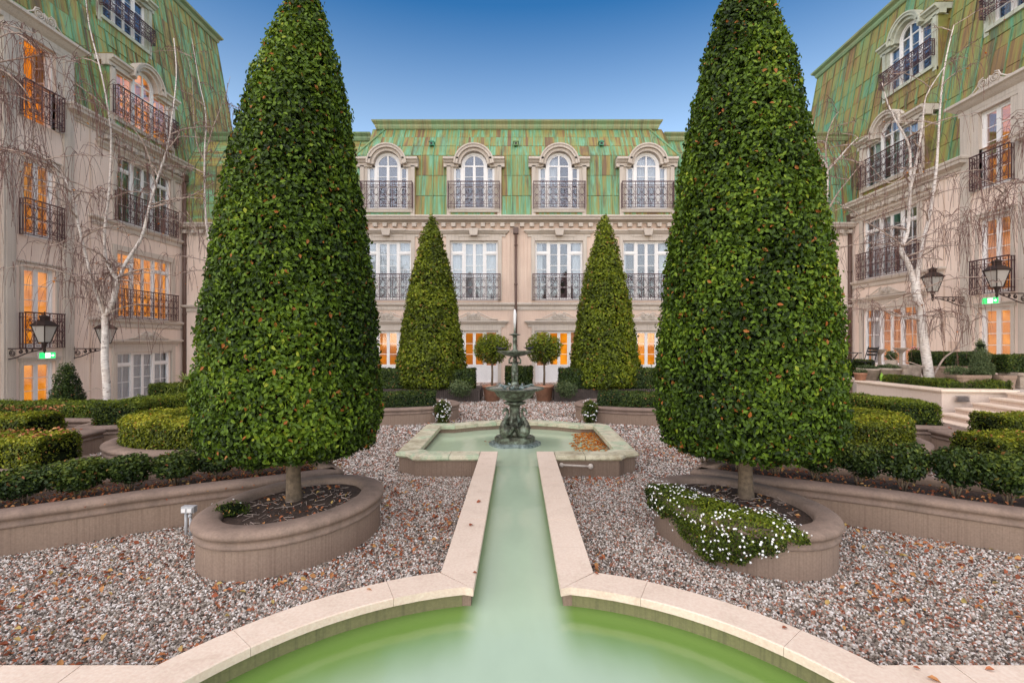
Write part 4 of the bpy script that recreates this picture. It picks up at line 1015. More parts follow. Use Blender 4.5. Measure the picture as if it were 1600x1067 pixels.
def ellipse(cx, cy, rx, ry, n=64, rot=0):
    c, s = math.cos(rot), math.sin(rot)
    return [(cx+rx*math.cos(a)*c-ry*math.sin(a)*s, cy+rx*math.cos(a)*s+ry*math.sin(a)*c) for a in [2*math.pi*i/n for i in range(n)]]
def catmull(P, k=6):
    out = []; P = [Vector((*p, 0)) if len(p) == 2 else Vector(p) for p in P]
    for i in range(len(P)-1):
        p0 = P[max(i-1, 0)]; p1 = P[i]; p2 = P[i+1]; p3 = P[min(i+2, len(P)-1)]
        for j in range(k):
            t = j/k; out.append(.5*((2*p1)+(p2-p0)*t+(2*p0-5*p1+4*p2-p3)*t*t+(3*p1-p0-3*p2+p3)*t**3))
    out.append(P[-1]); return out
def offs(path, d):
    tmp = MB(); tmp.sweep(path, [(d, 0)], caps=False); return [(v[0], v[1]) for v in tmp.v]
side = {-1: 'left', 1: 'right'}
OVR = {-1: rad(65.7), 1: rad(114.3)}
for s in (-1, 1):
    planter('oval_planter', f'near oval stone planter under the tall {side[s]} cone'+(', white flowers spilling over' if s > 0 else ', mostly bare soil'), ellipse(s*1.89, 4.166, .79, .608, rot=OVR[s]), group='oval planters under the tall cones')
bedc = {}
for s in (-1, 1):
    fr = [(p.x, p.y) for p in catmull([(s*x, y) for x, y in [(7.2, 1.9), (5.4, 2.95), (4.07, 3.79), (3.70, 4.02), (3.30, 4.29), (2.83, 4.54), (2.5, 4.70), (2.1, 4.93), (1.86, 5.10)]], 5)]
    if s < 0: pathr = fr      # travelling right with front on the right side
    else: pathr = fr[::-1]
    d = -.95 if True else 0
    back = offs(pathr, -.95)
    endp = [((pathr[-1][0]+back[-1][0])/2, 0)]
    if s < 0: loop = pathr+back[::-1]
    else: loop = pathr+back[::-1]
    planter('curved_planter', f'long curved planter wall sweeping behind the near {side[s]} oval planter, dark shrubs in it', loop, soilz=.29)
    bedc[s] = offs(pathr, -.42) if s < 0 else offs(pathr, -.42)[::-1]
for s in (-1, 1):
    planter('round_planter', f'round low stone planter ringed by clipped hedge, behind the {side[s]} tall cone', ellipse(s*4.35, 6.95, 1.32, 1.08), sc=1.0)
    c_path = [(p.x, p.y) for p in catmull([(s*x, y) for x, y in [(6.55, 7.65), (6.72, 8.5), (6.5, 9.4), (5.6, 10.1), (4.2, 10.35)]], 5)]
    a_, b_ = offs(c_path, .46), offs(c_path, -.46)
    loop = a_+b_[::-1] if s > 0 else b_+a_[::-1]
    if s > 0: loop = offs(c_path, .46)+offs(c_path, -.46)[::-1]; loop = loop[::-1] if sum(loop[i][0]*loop[(i+1) % len(loop)][1]-loop[(i+1) % len(loop)][0]*loop[i][1] for i in range(len(loop))) < 0 else loop
    ar = sum(loop[i][0]*loop[(i+1) % len(loop)][1]-loop[(i+1) % len(loop)][0]*loop[i][1] for i in range(len(loop)))
    if ar < 0: loop = loop[::-1]
    planter('curved_planter', f'angular ended stone planter carrying a curved hedge on the {side[s]}, behind the round one', loop)
    r = [(6.38, 6.62), (10.5, 6.62), (10.5, 7.45), (6.38, 7.45)]; r = r if s > 0 else [(-x, y) for x, y in r[::-1]]
    planter('long_planter', f'straight stone planter at the far {side[s]} edge, second hedge row', r)
    r = [(5.38, 5.45), (10.0, 5.45), (10.0, 6.2), (5.38, 6.2)]; r = r if s > 0 else [(-x, y) for x, y in r[::-1]]
    planter('long_planter', f'straight low stone planter at the far {side[s]} edge, hedge row nearest the camera', r, sc=.7)
    planter('oval_planter', f'far oval stone planter with low dark hedge in front of the {side[s]} mid-size cone', ellipse(s*2.95, 10.7, 1.66, 1.02))
    if s < 0:
        planter('long_planter', 'pale planter rim in front of the dark conical shrub on the left', [(-10.4, 8.45), (-7.05, 8.35), (-7.0, 9.3), (-10.4, 9.3)])
# ---------------------------------------------------------------- hedges
def block(path, w, z0, z1, top_round=.06):
    "closed hedge body along a path with slightly rounded top"
    m = MB(); h = w/2; prof = [(-h*.92, z0), (-h, z0+.1*(z1-z0)), (-h, z1-top_round), (-h+top_round, z1), (h-top_round, z1), (h, z1-top_round), (h, z0+.1*(z1-z0)), (h*.92, z0), (-h*.92, z0)]
    m.sweep(path, prof); return m
def fixn(m):
    import bmesh
    me = bpy.data.meshes.new('tmp'); me.from_pydata(m.v, [], m.f); bm = bmesh.new(); bm.from_mesh(me)
    bmesh.ops.remove_doubles(bm, verts=bm.verts, dist=1e-4); bmesh.ops.recalc_face_normals(bm, faces=bm.faces)
    o = MB(); o.add([v.co[:] for v in bm.verts], [[v.index for v in f.verts] for f in bm.faces]); bm.free(); bpy.data.meshes.remove(me); return o
def subd(path, step=.3):
    out = []
    for a, b in zip(path[:-1], path[1:]):
        L_ = math.hypot(b[0]-a[0], b[1]-a[1]); k = max(1, int(L_/step))
        out += [(a[0]+(b[0]-a[0])*i/k, a[1]+(b[1]-a[1])*i/k) for i in range(k)]
    return out+[tuple(path[-1][:2])]
hs = [20]
def hedge(label, path, w, z0, z1, mat='leaf_box', leaf=.032, cover=2.6, name='hedge', cat='hedge', group=None, **kw):
    path = subd(path); cx = sum(p[0] for p in path)/len(path); cy = sum(p[1] for p in path)/len(path)
    c = fixn(block([(p[0]-cx, p[1]-cy) for p in path], w, z0, z1)); hs[0] += 1
    o = foliage(name, c, mat, leaf, cover, seed=hs[0], loc=(cx, cy, 0), depth=.06, lump=.03, **kw); return tag(o, label, cat, group)
for s in (-1, 1):
    S_ = side[s]; q = 'orange leaves fallen on top' if s < 0 else 'bright green top'
    ringp = ellipse(s*4.35, 6.95, .86, .62, 40); ringp = ringp+[ringp[0]]
    hedge(f'ring of clipped hedge growing in the round planter behind the {S_} tall cone', ringp, .58, .30, .69, 'leaf_gold', .035, tone=-.06, up_tone=.34)
    hedge(f'curved clipped hedge in the angular ended planter on the {S_}, greener than the ring hedge', [(p.x, p.y) for p in catmull([(s*x, y) for x, y in [(6.6, 7.95), (6.74, 8.6), (6.5, 9.4), (5.6, 10.1), (4.3, 10.35)]], 4)], .64, .33, .68, 'leaf_box', .035, tone=.0, up_tone=.30)
    hedge(f'far {S_} straight hedge, second row from the camera, {q}', [(s*6.85, 7.03), (s*10.3, 7.03)], .62, .30, .64, 'leaf_gold' , .036, tone=-.16, up_tone=.34)
    hedge(f'far {S_} straight hedge nearest the camera, {q}', [(s*5.5, 5.82), (s*9.8, 5.82)], .60, .2, .58, 'leaf_gold', .034, tone=-.1, up_tone=.34)
    hedge(f'low dark hedge in the far oval planter before the {S_} mid-size cone', [(s*1.75, 10.35), (s*2.9, 10.1), (s*4.2, 10.35)], .5, .33, .64, 'leaf_dark', .036, tone=.12)
hedge('clipped hedge behind the pale rim at far left, below the dark conical shrub', [(-7.3, 8.85), (-10.2, 8.9)], .62, .3, .60, 'leaf_box', .037)
hedge('small hedge piece on the left beneath the curtained ground floor window', [(-9.9, 13.2), (-6.8, 13.6)], .6, 0, .55, 'leaf_box', .045)
hedge('short bright hedge left of the raised pink wall, tucked behind the right tall cone', [(8.2, 11.3), (6.2, 11.6)], .6, 0, .42, 'leaf_gold', .04)
# small shrubs in the curved beds
def shrub_core(r, h, z0, sq=.75, n=14):
    m = MB(); k = [(.28, 0), (.75, .12), (.98, .32), (1.0, .6), (.92, .85), (.62, .98), (.02, 1.0)]; vs = []
    for i in range(n):
        t = 2*math.pi*i/n; c, s = math.cos(t), math.sin(t); e = (abs(c)**4+abs(s)**4)**-.25; e = 1+(e-1)*sq
        for a, b in [(.02, 0)]+k: vs.append((r*a*e*c, r*a*e*s, z0+h*b))
    kk = len(k)+1; m.add(vs, [(i*kk+q, ((i+1) % n)*kk+q, ((i+1) % n)*kk+q+1, i*kk+q+1) for i in range(n) for q in range(kk-1)]); return fixn(m)
ordn = ['first', 'second', 'third', 'fourth', 'fifth', 'sixth', 'seventh', 'eighth', 'ninth', 'tenth', 'eleventh', 'twelfth', 'thirteenth', 'fourteenth', 'fifteenth', 'sixteenth']
shr_protos = []
for i in range(4):
    r = [.185, .17, .195, .175][i]; h = [.29, .27, .31, .28][i]
    me_o = foliage('shrub', shrub_core(r, h, .11), 'leaf_dark', .034, 2.6, seed=60+i, depth=.08, lump=.045, tone=.10, up_tone=.28, spread=.8, droop=-.1, four=True)
    st = MB()
    for k in range(4): a = k*1.6; st.tube([(.01*math.cos(a), .01*math.sin(a), -.02), (.07*math.cos(a), .07*math.sin(a), .2)], [.011, .005], 5)
    shr_protos.append((me_o.data, st.mesh('stem', 'bark'))); bpy.data.objects.remove(me_o)
for s in (-1, 1):
    P_ = bedc[s]; acc = 0; nxt = .0; pts = []
    for a, b in zip(P_[::-1][:-1], P_[::-1][1:]) :
        L_ = math.hypot(b[0]-a[0], b[1]-a[1])
        while nxt <= acc+L_:
            t = (nxt-acc)/L_; pts.append((a[0]+(b[0]-a[0])*t, a[1]+(b[1]-a[1])*t)); nxt += .355
        acc += L_
    pts = [p for p in pts if abs(p[0]) < 5.4 and p[1] > 3.0][:14]
    for i, p in enumerate(pts):
        near = 'next to the channel side end' if i == 0 else ''
        lab = f'{ordn[i]} small clipped shrub of the {side[s]} curved planter row, counting from the garden centre'
        t = thing('shrub', lab, 'shrub', (p[0], p[1]+random.uniform(-.02, .02), .29), random.uniform(0, 6.28), f'small shrubs in the {side[s]} curved planter')
        f_, st = shr_protos[(i*3+(s > 0)) % 4]; o = inst('foliage', f_, t); o.scale = (random.uniform(.92, 1.08),)*2+(random.uniform(.92, 1.1)*(1.08 if s > 0 else .80),)
        inst('stem', st, t)
# ---------------------------------------------------------------- topiary cones
def cone_core(R, z0, z1, n=40, lean=0, prof=None):
    prof = prof or [(.0, .0), (.78, .0), (.93, .015), (1.0, .055), (.99, .14), (.955, .22), (.905, .305), (.84, .39), (.77, .468), (.685, .55), (.595, .632), (.485, .714), (.345, .795), (.165, .876), (.07, .94), (.0, 1.0)]
    m = MB(); k = len(prof); vs = []
    for i in range(n):
        t = 2*math.pi*i/n
        for a, b in prof: vs.append((R*a*math.cos(t)+lean*b**3, R*a*math.sin(t), z0+(z1-z0)*b))
    m.add(vs, [(i*k+q, ((i+1) % n)*k+q, ((i+1) % n)*k+q+1, i*k+q+1) for i in range(n) for q in range(k-1)]); return fixn(m)
MIDP = [(.0, .0), (.85, .0), (.97, .01), (1.0, .04), (.97, .12), (.86, .28), (.74, .44), (.60, .60), (.43, .75), (.27, .87), (.15, .95), (.07, .985), (.0, 1.0)]
def cone(label, x, y, R, z0, z1, mat, leaf, cover, base, seed, tr, lean=0, tone=0, prof=None, **kw):
    t = thing('topiary_cone', label, 'topiary', (x, y, base), 0)
    foliage('foliage', cone_core(R, z0-base, z1-base, lean=lean, prof=prof), mat, leaf, cover, t, seed=seed, tone=tone, **kw)
    m = MB(); m.tube([(0, 0, -.05), (.005, 0, .02), (0, 0, .15), (-.004, .0, z0-base), (0, 0, z0-base+.5)], [tr*1.35, tr*1.12, tr, tr*.95, tr*.9], 12); m.build('trunk', 'bark', t); return t
cone('tall clipped topiary cone on the left, dark glossy leaves, rising out of the picture', -1.98, 4.28, .755, .74, 5.32, 'leaf_big', .040, 2.9, .30, 101, .062, lean=.16, depth=.11, lump=.03, four=True, spread=.62, lumpf=2.2, tone=-.05, patch=.26)
cone('tall clipped topiary cone on the right, brighter leaves, rising out of the picture', 2.05, 4.34, .775, .74, 5.58, 'leaf_big', .040, 2.9, .30, 102, .062, depth=.11, lump=.03, four=True, spread=.62, lumpf=2.2, tone=.0, patch=.26)
cone('mid-size topiary cone left of the fountain against the far facade', -2.52, 14.25, 1.03, .42, 5.45, 'leaf_mid', .085, 3.0, .30, 103, .09, prof=MIDP, depth=.12, lump=.06, spread=.6, tone=-.02)
cone('mid-size topiary cone right of the fountain against the far facade', 2.58, 14.25, 1.03, .42, 5.45, 'leaf_mid', .085, 3.0, .30, 104, .09, prof=MIDP, depth=.12, lump=.06, spread=.6, tone=.05)
for s in (-1, 1):
    x0, x1 = 1.02, 4.6
    t = thing('trough', f'fluted dark timber trough under the {side[s]} mid-size cone', 'trough', (s*2.8, 14.2, 0))
    m = MB(); m.box(-1.75, 1.75, -.62, .8, 0, .33); m.build('box', 'slate_box', t)
    m = MB()
    for i in range(62): x = -1.75+3.5*(i+.5)/62; m.box(x-.019, x+.019, -.65, -.621, 0.01, .37)
    tag(m.build('slat', 'slate_box', t), kind='stuff')
    hedge(f'dark green hedge around the foot of the {side[s]} mid-size cone, in the fluted trough', [(s*(x0+.2), 13.95), (s*x1, 13.95)], .75, .35, .92, 'leaf_dark', .05, tone=.16)
# standard round trees in pots
for s, x in ((-1, -.715), (1, .765)):
    t = thing('potted_tree', f'round-headed standard tree in a terracotta pot {side[s]} of the fountain jet', 'tree', (x, 13.75, 0), 0, 'round standard trees in front of the far facade')
    core = MB(); core.ell((0, 0, 1.50), (.52, .52, .45), 24, 14)
    foliage('crown', fixn(core), 'leaf_mid', .06, 1.6, t, seed=200+s, depth=.22, lump=.05, spread=1.0, tone=.02+.06*(s < 0), droop=-.2)
    m = MB(); m.tube([(0, 0, .40), (.01, 0, .8), (0, 0, 1.2)], [.035, .03, .028], 8)
    for k in range(7): a = k*.9; m.tube([(0, 0, 1.0+.02*k), (.15*math.cos(a), .15*math.sin(a), 1.2), (.35*math.cos(a), .35*math.sin(a), 1.45)], [.02, .014, .005], 5)
    m.build('trunk', 'bark', t)
    m = MB(); m.lathe([(.001, 0), (.20, 0), (.255, .40), (.28, .40), (.285, .47), (.26, .475), (.24, .44), (.001, .42)], n=28); m.build('pot', 'terracotta', t)
hedge('low dark shrub between the two round-headed trees behind the fountain', [(-.35, 14.6), (.45, 14.6)], .5, .0, .95, 'leaf_dark', .05, name='shrub', cat='shrub', tone=.1)
for s in (-1, 1):
    core = MB(); core.ell((0, 0, .5), (.34, .3, .25), 12, 8)
    o = foliage('shrub', fixn(core), 'leaf_grey', .05, 1.1, seed=210+s, depth=.25, lump=.1, spread=1.3, loc=(s*1.35-.2*(s < 0), 13.25, -.1)); tag(o, f'straggly grey leaved shrub at the pot of the {side[s]} round-headed tree', 'shrub')
# ---------------------------------------------------------------- trailing white flowers
def flowers(name, label, core, n, seed, leaf=.022, loc=(0, 0, 0), fs=.009, cover=1.6, depth=.05, nocore=False):
    core = fixn(core); t = thing(name, label, 'flowering plant', loc)
    foliage('foliage', core, 'leaf_box', leaf, cover, t, seed=seed, depth=depth, lump=.035, spread=1.2, droop=.6, lumpf=4, tone=-.04, nocore=nocore)
    rng_ = np.random.default_rng(seed); P, Nn, _ = sample_surface(core, n*3, rng_)
    kk = rnoise(P, 2.2, seed) > -.15; P, Nn = P[kk][:n], Nn[kk][:n]
    ok = (Nn[:, 2] > -.3); P = P[ok]+Nn[ok]*.035+.02*rnoise(P[ok], 4, seed)[:, None]*Nn[ok]; Nn = Nn[ok]; m = MB()
    for p, q in zip(P, Nn):
        R_ = (Vector(q)+Vector(rng_.normal(size=3))*.35).to_track_quat('Z', 'Y').to_matrix(); c = Vector(p); r = fs*rng_.uniform(.8, 1.25)
        vs = [c+R_ @ Vector((0, 0, r*.25))]+[c+R_ @ Vector((r*(1 if i % 2 == 0 else .45)*math.cos(i*math.pi/5), r*(1 if i % 2 == 0 else .45)*math.sin(i*math.pi/5), 0)) for i in range(10)]
        m.add(vs, [(0, 1+i, 1+(i+1) % 10) for i in range(10)])
    tag(m.build('blossom', 'petal', t), kind='stuff'); return t
c = MB()
# mat lying over the left half of the right oval planter and spilling down its wall
path_e = ellipse(0, 0, .672, .836, 72)
def drape():
    m = MB(); rows = []; c0, s0 = math.cos(OVR[1]), math.sin(OVR[1])
    for i in range(0, 23):
        a = rad(40+i*(160-40)/22.0); fall = .30*math.sin(math.pi*min(1, (i+1)/23))**.5*(.30+.70*math.exp(-((i-14)/3.6)**2)) + .03*math.sin(i*2.1)+.02*math.sin(i*5.3)
        wth = math.sin(math.pi*(i+.6)/23.2)**.6; row = []
        def pt(q, z): x, y = .79*q*math.cos(a), .608*q*math.sin(a); row.append((x*c0-y*s0, x*s0+y*c0, z))
        for rr, z in ((.35+.3*(1-wth), .34), (.55+.15*(1-wth), .42), (.80, .44-.05*(1-wth)), (1.0, .43-.05*(1-wth)), (1.08, .37), (1.12, .35-fall*.5), (1.10, .34-fall)): pt(rr, z-.02)
        pt(1.02, .33-fall); pt(.99, .33); pt(.4+.3*(1-wth), .30); rows.append(row)
    k = len(rows[0]); vs = [v for r in rows for v in r]
    m.add(vs, [(i*k+q, (i+1)*k+q, (i+1)*k+(q+1) % k, i*k+(q+1) % k) for i in range(len(rows)-1) for q in range(k)]+[tuple(range(k)), tuple(range(len(vs)-1, len(vs)-k-1, -1))]); return m
flowers('flowering_plant', 'mat of tiny white flowers spilling over the near right oval planter onto the gravel', drape(), 640, 301, loc=(1.89, 4.166, 0), leaf=.020, fs=.0102, cover=1.8, depth=.03, nocore=True)
c = MB(); c.ell((0, 0, 0), (.16, .13, .05), 12, 8); flowers('flowering_plant', 'little patch of white flowers on the soil of the near left oval planter', c, 9, 302, loc=(-2.32, 3.92, .335), leaf=.02, fs=.010, cover=.7)
for s in (-1, 1):
    c = MB(); c.ell((0, 0, 0), (.17, .14, .22), 14, 10); c.ell((-.02*s, -.05, -.16), (.12, .1, .16), 12, 8)
    flowers('flowering_plant', f'white flowers hanging over the rim of the far {side[s]} oval planter', c, 150 if s < 0 else 70, 310+s, loc=(s*1.52-.02, 9.95, .28), leaf=.03, fs=.019, cover=1.4)
# ================================================================ TERRACE ON THE RIGHT
TZ = .66
m = MB(); m.add([(10.36, 3.0, TZ), (15, 3.0, TZ), (15, 21.0, TZ), (9.15, 21.0, TZ), (9.12, 12.7, TZ), (9.2, 10.35, TZ), (10.36, 10.12, TZ)], [tuple(range(7))])
m.quad((9.15, 21, TZ), (9.12, 12.7, TZ), (9.12, 12.7, -.1), (9.15, 21, -.1)); m.quad((10.36, 10.1, TZ-.01), (10.36, 3, TZ-.01), (10.36, 3, -.1), (10.36, 10.1, -.1)); tag(m.build('terrace', 'deck'), kind='structure')
wp = [(8.93, 12.75), (9.04, 10.30), (10.42, 10.05)]
t = thing('terrace_wall', 'pink rendered retaining wall with pale coping around the raised birch bed, beside the steps', 'wall', (9.04, 10.3, 0)); wl_ = [(x-9.04, y-10.3) for x, y in wp]
m = MB(); m.sweep(wl_, [(-.02, -.05), (-.02, .62), (-.28, .62), (-.28, -.05), (-.02, -.05)]); m.build('wall_body', 'wallpink', t)
for i, (a, b) in enumerate(((0, 1), (1, 2))):
    tmp = MB(); pr = [(-.32, .621), (.03, .621), (.045, .65), (.03, .68), (-.32, .68), (-.32, .621)]; tmp.sweep(wl_, pr, caps=False); k = len(pr)
    V0, V1 = [Vector(v) for v in tmp.v[a*k:(a+1)*k]], [Vector(v) for v in tmp.v[b*k:(b+1)*k]]
    nst = 3 if i == 0 else 2
    for q in range(nst):
        u0, u1 = q/nst+.002, (q+1)/nst-.002
        mm = MB(); A = [v0+(v1-v0)*u0 for v0, v1 in zip(V0, V1)]; Bq = [v0+(v1-v0)*u1 for v0, v1 in zip(V0, V1)]
        mm.add(A+Bq, [(j, k+j, k+j+1, j+1) for j in range(k-1)]+[tuple(range(k)), tuple(range(2*k-1, k-1, -1))]); mm.build('coping_stone', 'limestone', t)
m = MB()
v = PX(1502, 622.5, 10.21); vx, vz = v.x-9.04, v.z
for q in range(6): m.box(vx-.12, vx+.12, -.118-.03, -.10-.0, vz-.045+q*.016, vz-.037+q*.016)
m.box(vx-.14, vx+.14, -.14, -.09, vz-.058, vz-.047); m.box(vx-.14, vx+.14, -.14, -.09, vz+.053, vz+.062); m.build('air_vent', 'zinc', t)
for (x, y, w_, h_, lab) in ((8.95, 13.35, .42, .66, 'low stone pier behind the right tall cone, left end of the terrace'),):
    t = thing('stone_pier', lab, 'pier', (x, y, 0)); m = MB(); m.box(-w_, w_, -.2, .2, -.05, h_-.06); m.build('pier_body', 'render_planter', t); m = MB(); m.box(-w_-.04, w_+.04, -.24, .24, h_-.06, h_+.02); m.build('cap', 'limestone', t)
t = thing('stone_steps', 'wide pale limestone steps climbing right to the terrace beside the pink wall', 'steps', (8.45, 10.0, 0))
for i in range(6):
    z1 = .11*(i+1); x0 = .0+.315*i; sk = -.22
    m = MB(); p = [(x0, .14-.05*i*.9), (x0+sk, -2.6), (x0+sk+.60, -2.6), (x0+.60, .14-.05*i*.9)]
    p = p[::-1] if False else p
    m.prism([p[0], p[1], p[2], p[3]], z1-.035, z1); m.prism([(p[0][0]+.03, p[0][1]), (p[1][0]+.03, p[1][1]), p[2], p[3]], z1-.15, z1-.036, 1); m.build('step', ['limestone', 'render'], t)
hedge('low clipped box edging on the pink retaining wall around the birch', [(9.42, 12.3), (9.50, 10.85), (10.75, 10.62)], .34, TZ-.02, TZ+.2, 'leaf_box', .03, tone=-.1)
hedge('dark hedge in troughs along the right wing, behind the birch trunk', [(10.6, 12.9), (12.0, 12.6)], .6, 1.0, 1.42, 'leaf_dark', .04, tone=.12)
hedge('dark hedge in troughs at the far right in front of the lit exit door', [(10.9, 11.0), (13.2, 10.9)], .6, 1.0, 1.40, 'leaf_dark', .035, tone=.12)
hedge('small dark hedge under the window next to the cafe table', [(9.9, 14.6), (10.6, 14.5)], .4, TZ, 1.15, 'leaf_dark', .04, tone=.1)
def trough(label, x, y, w_, d_, h_, mat='stone_pot', flare=.06):
    t = thing('stone_trough', label, 'trough', (x, y, TZ)); m = MB()
    def rr(s_, r): return [(a*(w_/2*s_), b*(d_/2*s_)) for a, b in ((-1, -.7), (-.85, -1), (.85, -1), (1, -.7), (1, .7), (.85, 1), (-.85, 1), (-1, .7))]
    lv = [(.90, 0), (.92, .04), (.90, .06), (1.0-flare*.3, h_-.10), (1.0, h_-.08), (1.05, h_-.06), (1.06, h_), (.94, h_), (.92, h_-.07)]
    vs = []
    for s_, z in lv: vs += [(a, b, z) for a, b in rr(s_, 0)]
    fs = [(i*8+j, i*8+(j+1) % 8, (i+1)*8+(j+1) % 8, (i+1)*8+j) for i in range(len(lv)-1) for j in range(8)]; m.add(vs, fs+[tuple(range(7, -1, -1))]); m.build('trough_body', mat, t)
    m = MB(); m.prism(rr(.92, 0), h_-.11, h_-.06); m.build('soil', 'soil', t); return t
trough('weathered stone trough at the far right edge below the hedge', 11.42, 10.75, .95, .6, .36)
trough('pinkish box planter just left of the far right trough', 10.72, 10.72, .34, .4, .30, 'render_planter')
trough('long pinkish box planter holding the conical shrub on the terrace', 10.1, 10.85, .72, .45, .30, 'render_planter')
trough('long grey stone trough behind the birch trunk', 11.3, 12.4, 1.6, .6, .42, 'render_planter')
trough('square grey stone tub between the tapered pots and the birch', 10.25, 12.7, .45, .45, .42, 'stone_pot')
def pot(label, x, y, r, h_, mat, plant=None, seed=0):
    t = thing('flower_pot', label, 'pot', (x, y, TZ)); m = MB()
    m.lathe([(.001, 0), (r*.72, 0), (r*.94, h_*.82), (r*1.02, h_*.84), (r*1.04, h_), (r*.93, h_), (r*.9, h_*.86), (.001, h_*.84)], n=24); m.build('pot_body', mat, t)
    if plant:
        c = MB(); c.ell((0, 0, h_+.02), (r*.95, r*.95, .07), 12, 7); foliage('foliage', fixn(c), plant, .035, 1.2, t, seed=seed, depth=.05, lump=.03, spread=1.2, droop=-.6)
pot('small terracotta pot in front of the cafe table', 9.05, 12.75, .155, .22, 'terracotta', 'leaf_grey', 401)
pot('tapered grey stone pot beside the small terracotta pot', 9.45, 13.0, .27, .32, 'stone_pot', 'leaf_grey', 402)
pot('wider tapered stone pot left of the square stone tub', 9.88, 12.85, .30, .34, 'stone_pot', 'leaf_grey', 403)
t = thing('plastic_bottle', 'lime green plastic can standing between the two tapered stone pots', 'can', (9.64, 12.78, TZ)); m = MB(); m.lathe([(.001, 0), (.045, 0), (.05, .1), (.04, .15), (.02, .19), (.018, .22), (.001, .22)], n=14); m.build('body', 'lime_plastic', t)
# cafe table and chairs
t = thing('cafe_table', 'black metal folding cafe table with a potted plant, behind the right tall cone', 'table', (9.55, 14.2, TZ)); m = MB(); m.box(-.36, .36, -.3, .3, .70, .72); m.build('tabletop', 'black_metal', t)
for s in (-1, 1):
    m = MB(); m.tube([(s*.28, -.25, 0), (-s*.28, -.25, .70)], .014, 6); m.tube([(s*.28, .25, 0), (-s*.28, .25, .70)], .014, 6); m.tube([(s*.28, -.25, 0.01), (s*.28, .25, .01)], .012, 5); m.build('leg', 'black_metal', t)
t = thing('flower_pot', 'blue glazed pot with a bright plant standing on the cafe table', 'pot', (9.62, 14.2, TZ+.72)); m = MB(); m.lathe([(.001, 0), (.07, 0), (.09, .13), (.08, .13), (.001, .11)], n=16); m.build('pot_body', 'teal_glaze', t)
c = MB(); c.ell((0, 0, .2), (.17, .15, .08), 12, 7); foliage('foliage', fixn(c), 'leaf_gold', .05, 1.6, t, seed=410, depth=.08, spread=1.2, droop=-.5)
def chair(x, y, rz, lab):
    t = thing('cafe_chair', lab, 'chair', (x, y, TZ), rz)
    m = MB()
    for q in range(5): m.box(-.2, .2, -.2+.085*q, -.14+.085*q, .44, .455)
    tag(m.build('seat', 'black_metal', t), kind='stuff'); m = MB()
    for q in range(3): m.box(-.2, .2, .2+.02*q, .215+.02*q, .62+.09*q, .68+.09*q)
    tag(m.build('backrest', 'black_metal', t), kind='stuff')
    for s in (-1, 1):
        m = MB(); m.tube([(s*.21, -.22, 0), (s*.21, .12, .44), (s*.21, .26, .90)], .012, 6); m.build('leg', 'black_metal', t)
        m = MB(); m.tube([(s*.19, .24, 0), (s*.19, -.16, .45)], .012, 6); m.build('leg', 'black_metal', t)
chair(9.0, 14.15, rad(90), 'black folding cafe chair at the left end of the cafe table'); chair(10.25, 14.25, rad(-90), 'black folding cafe chair at the right end of the cafe table')
for (px, py, lab) in ((1374, 545, 'pale bowl urn left of the middle of the ground floor window on the terrace'), (1407, 543, 'pale bowl urn right of the middle of the ground floor window on the terrace')):
    v = PX(px, py, 14.3); t = thing('stone_urn', lab, 'urn', (v.x, v.y, TZ)); h_ = v.z-TZ; m = MB()
    m.lathe([(.001, 0), (.13, 0), (.13, .04), (.05, .08), (.04, h_-.2), (.06, h_-.14), (.17, h_-.03), (.20, h_), (.17, h_), (.001, h_-.06)], n=24); m.build('urn_body', 'stone_pot', t)
for (px, py, mat, lab) in ((1392, 555, 'leaf_grey', 'blue green plant between the two bowl urns on the terrace'), (1430, 551, 'leaf_box', 'pink flowering plant just left of the right birch trunk on the terrace')):
    v = PX(px, py, 13.4); c = MB(); c.ell((0, 0, 0), (.16, .14, .14), 12, 8); t = thing('potted_plant', lab, 'plant', (v.x, v.y, v.z)); foliage('foliage', fixn(c), mat, .05, 1.6, t, seed=int(px), depth=.08, spread=1.2, droop=-.4)
    if px == 1430:
        mm = MB(); rg = np.random.default_rng(4)
        for k in range(26):
            q = rg.normal(size=3); q /= np.linalg.norm(q); q[2] = abs(q[2]); q *= .17; mm.ell(tuple(q), (.022, .022, .014), 6, 4)
        tag(mm.build('blossom', 'pink_petal', t), kind='stuff')
    m = MB(); m.lathe([(.001, v.z*-1+TZ), (.12, -v.z+TZ), (.15, -.12), (.13, -.12), (.001, -.14)], n=16); m.build('pot', 'stone_pot', t)
# conical dark shrubs
def conical(label, v, R, H, mat, seed, leaf=.035, tone=0):
    t = thing('conical_shrub', label, 'shrub', v)
    foliage('foliage', cone_core(R, .0, H, n=24, prof=[(0, 0), (.7, 0), (1, .08), (.95, .25), (.75, .5), (.5, .75), (.25, .92), (.0, 1)]), mat, leaf, 2.2, t, seed=seed, depth=.12, lump=.06, spread=1.1, droop=-.3, lumpf=2.5, tone=tone)
    m = MB(); m.tube([(0, 0, -.25), (0, 0, H*.5)], [.03, .02], 6); m.build('trunk', 'bark', t)
conical('dark conical shrub by the lit exit door of the left wing', (-9.35, 10.05, .22), .33, 1.05, 'leaf_dark', 501, .036, .02)
conical('grey green conical shrub in a box planter by the right birch', (10.40, 10.85, TZ+.25), .23, .86, 'leaf_grey', 502, .03)
c = MB(); c.ell((0, 0, 0), (.24, .18, .12), 14, 8); o = foliage('shrub', fixn(c), 'leaf_grey', .035, 1.3, seed=503, depth=.15, lump=.06, spread=1.2, droop=-.3, loc=(9.85, 10.85, TZ+.40)); tag(o, 'loose grey green bush at the foot of the conical shrub on the terrace', 'shrub')
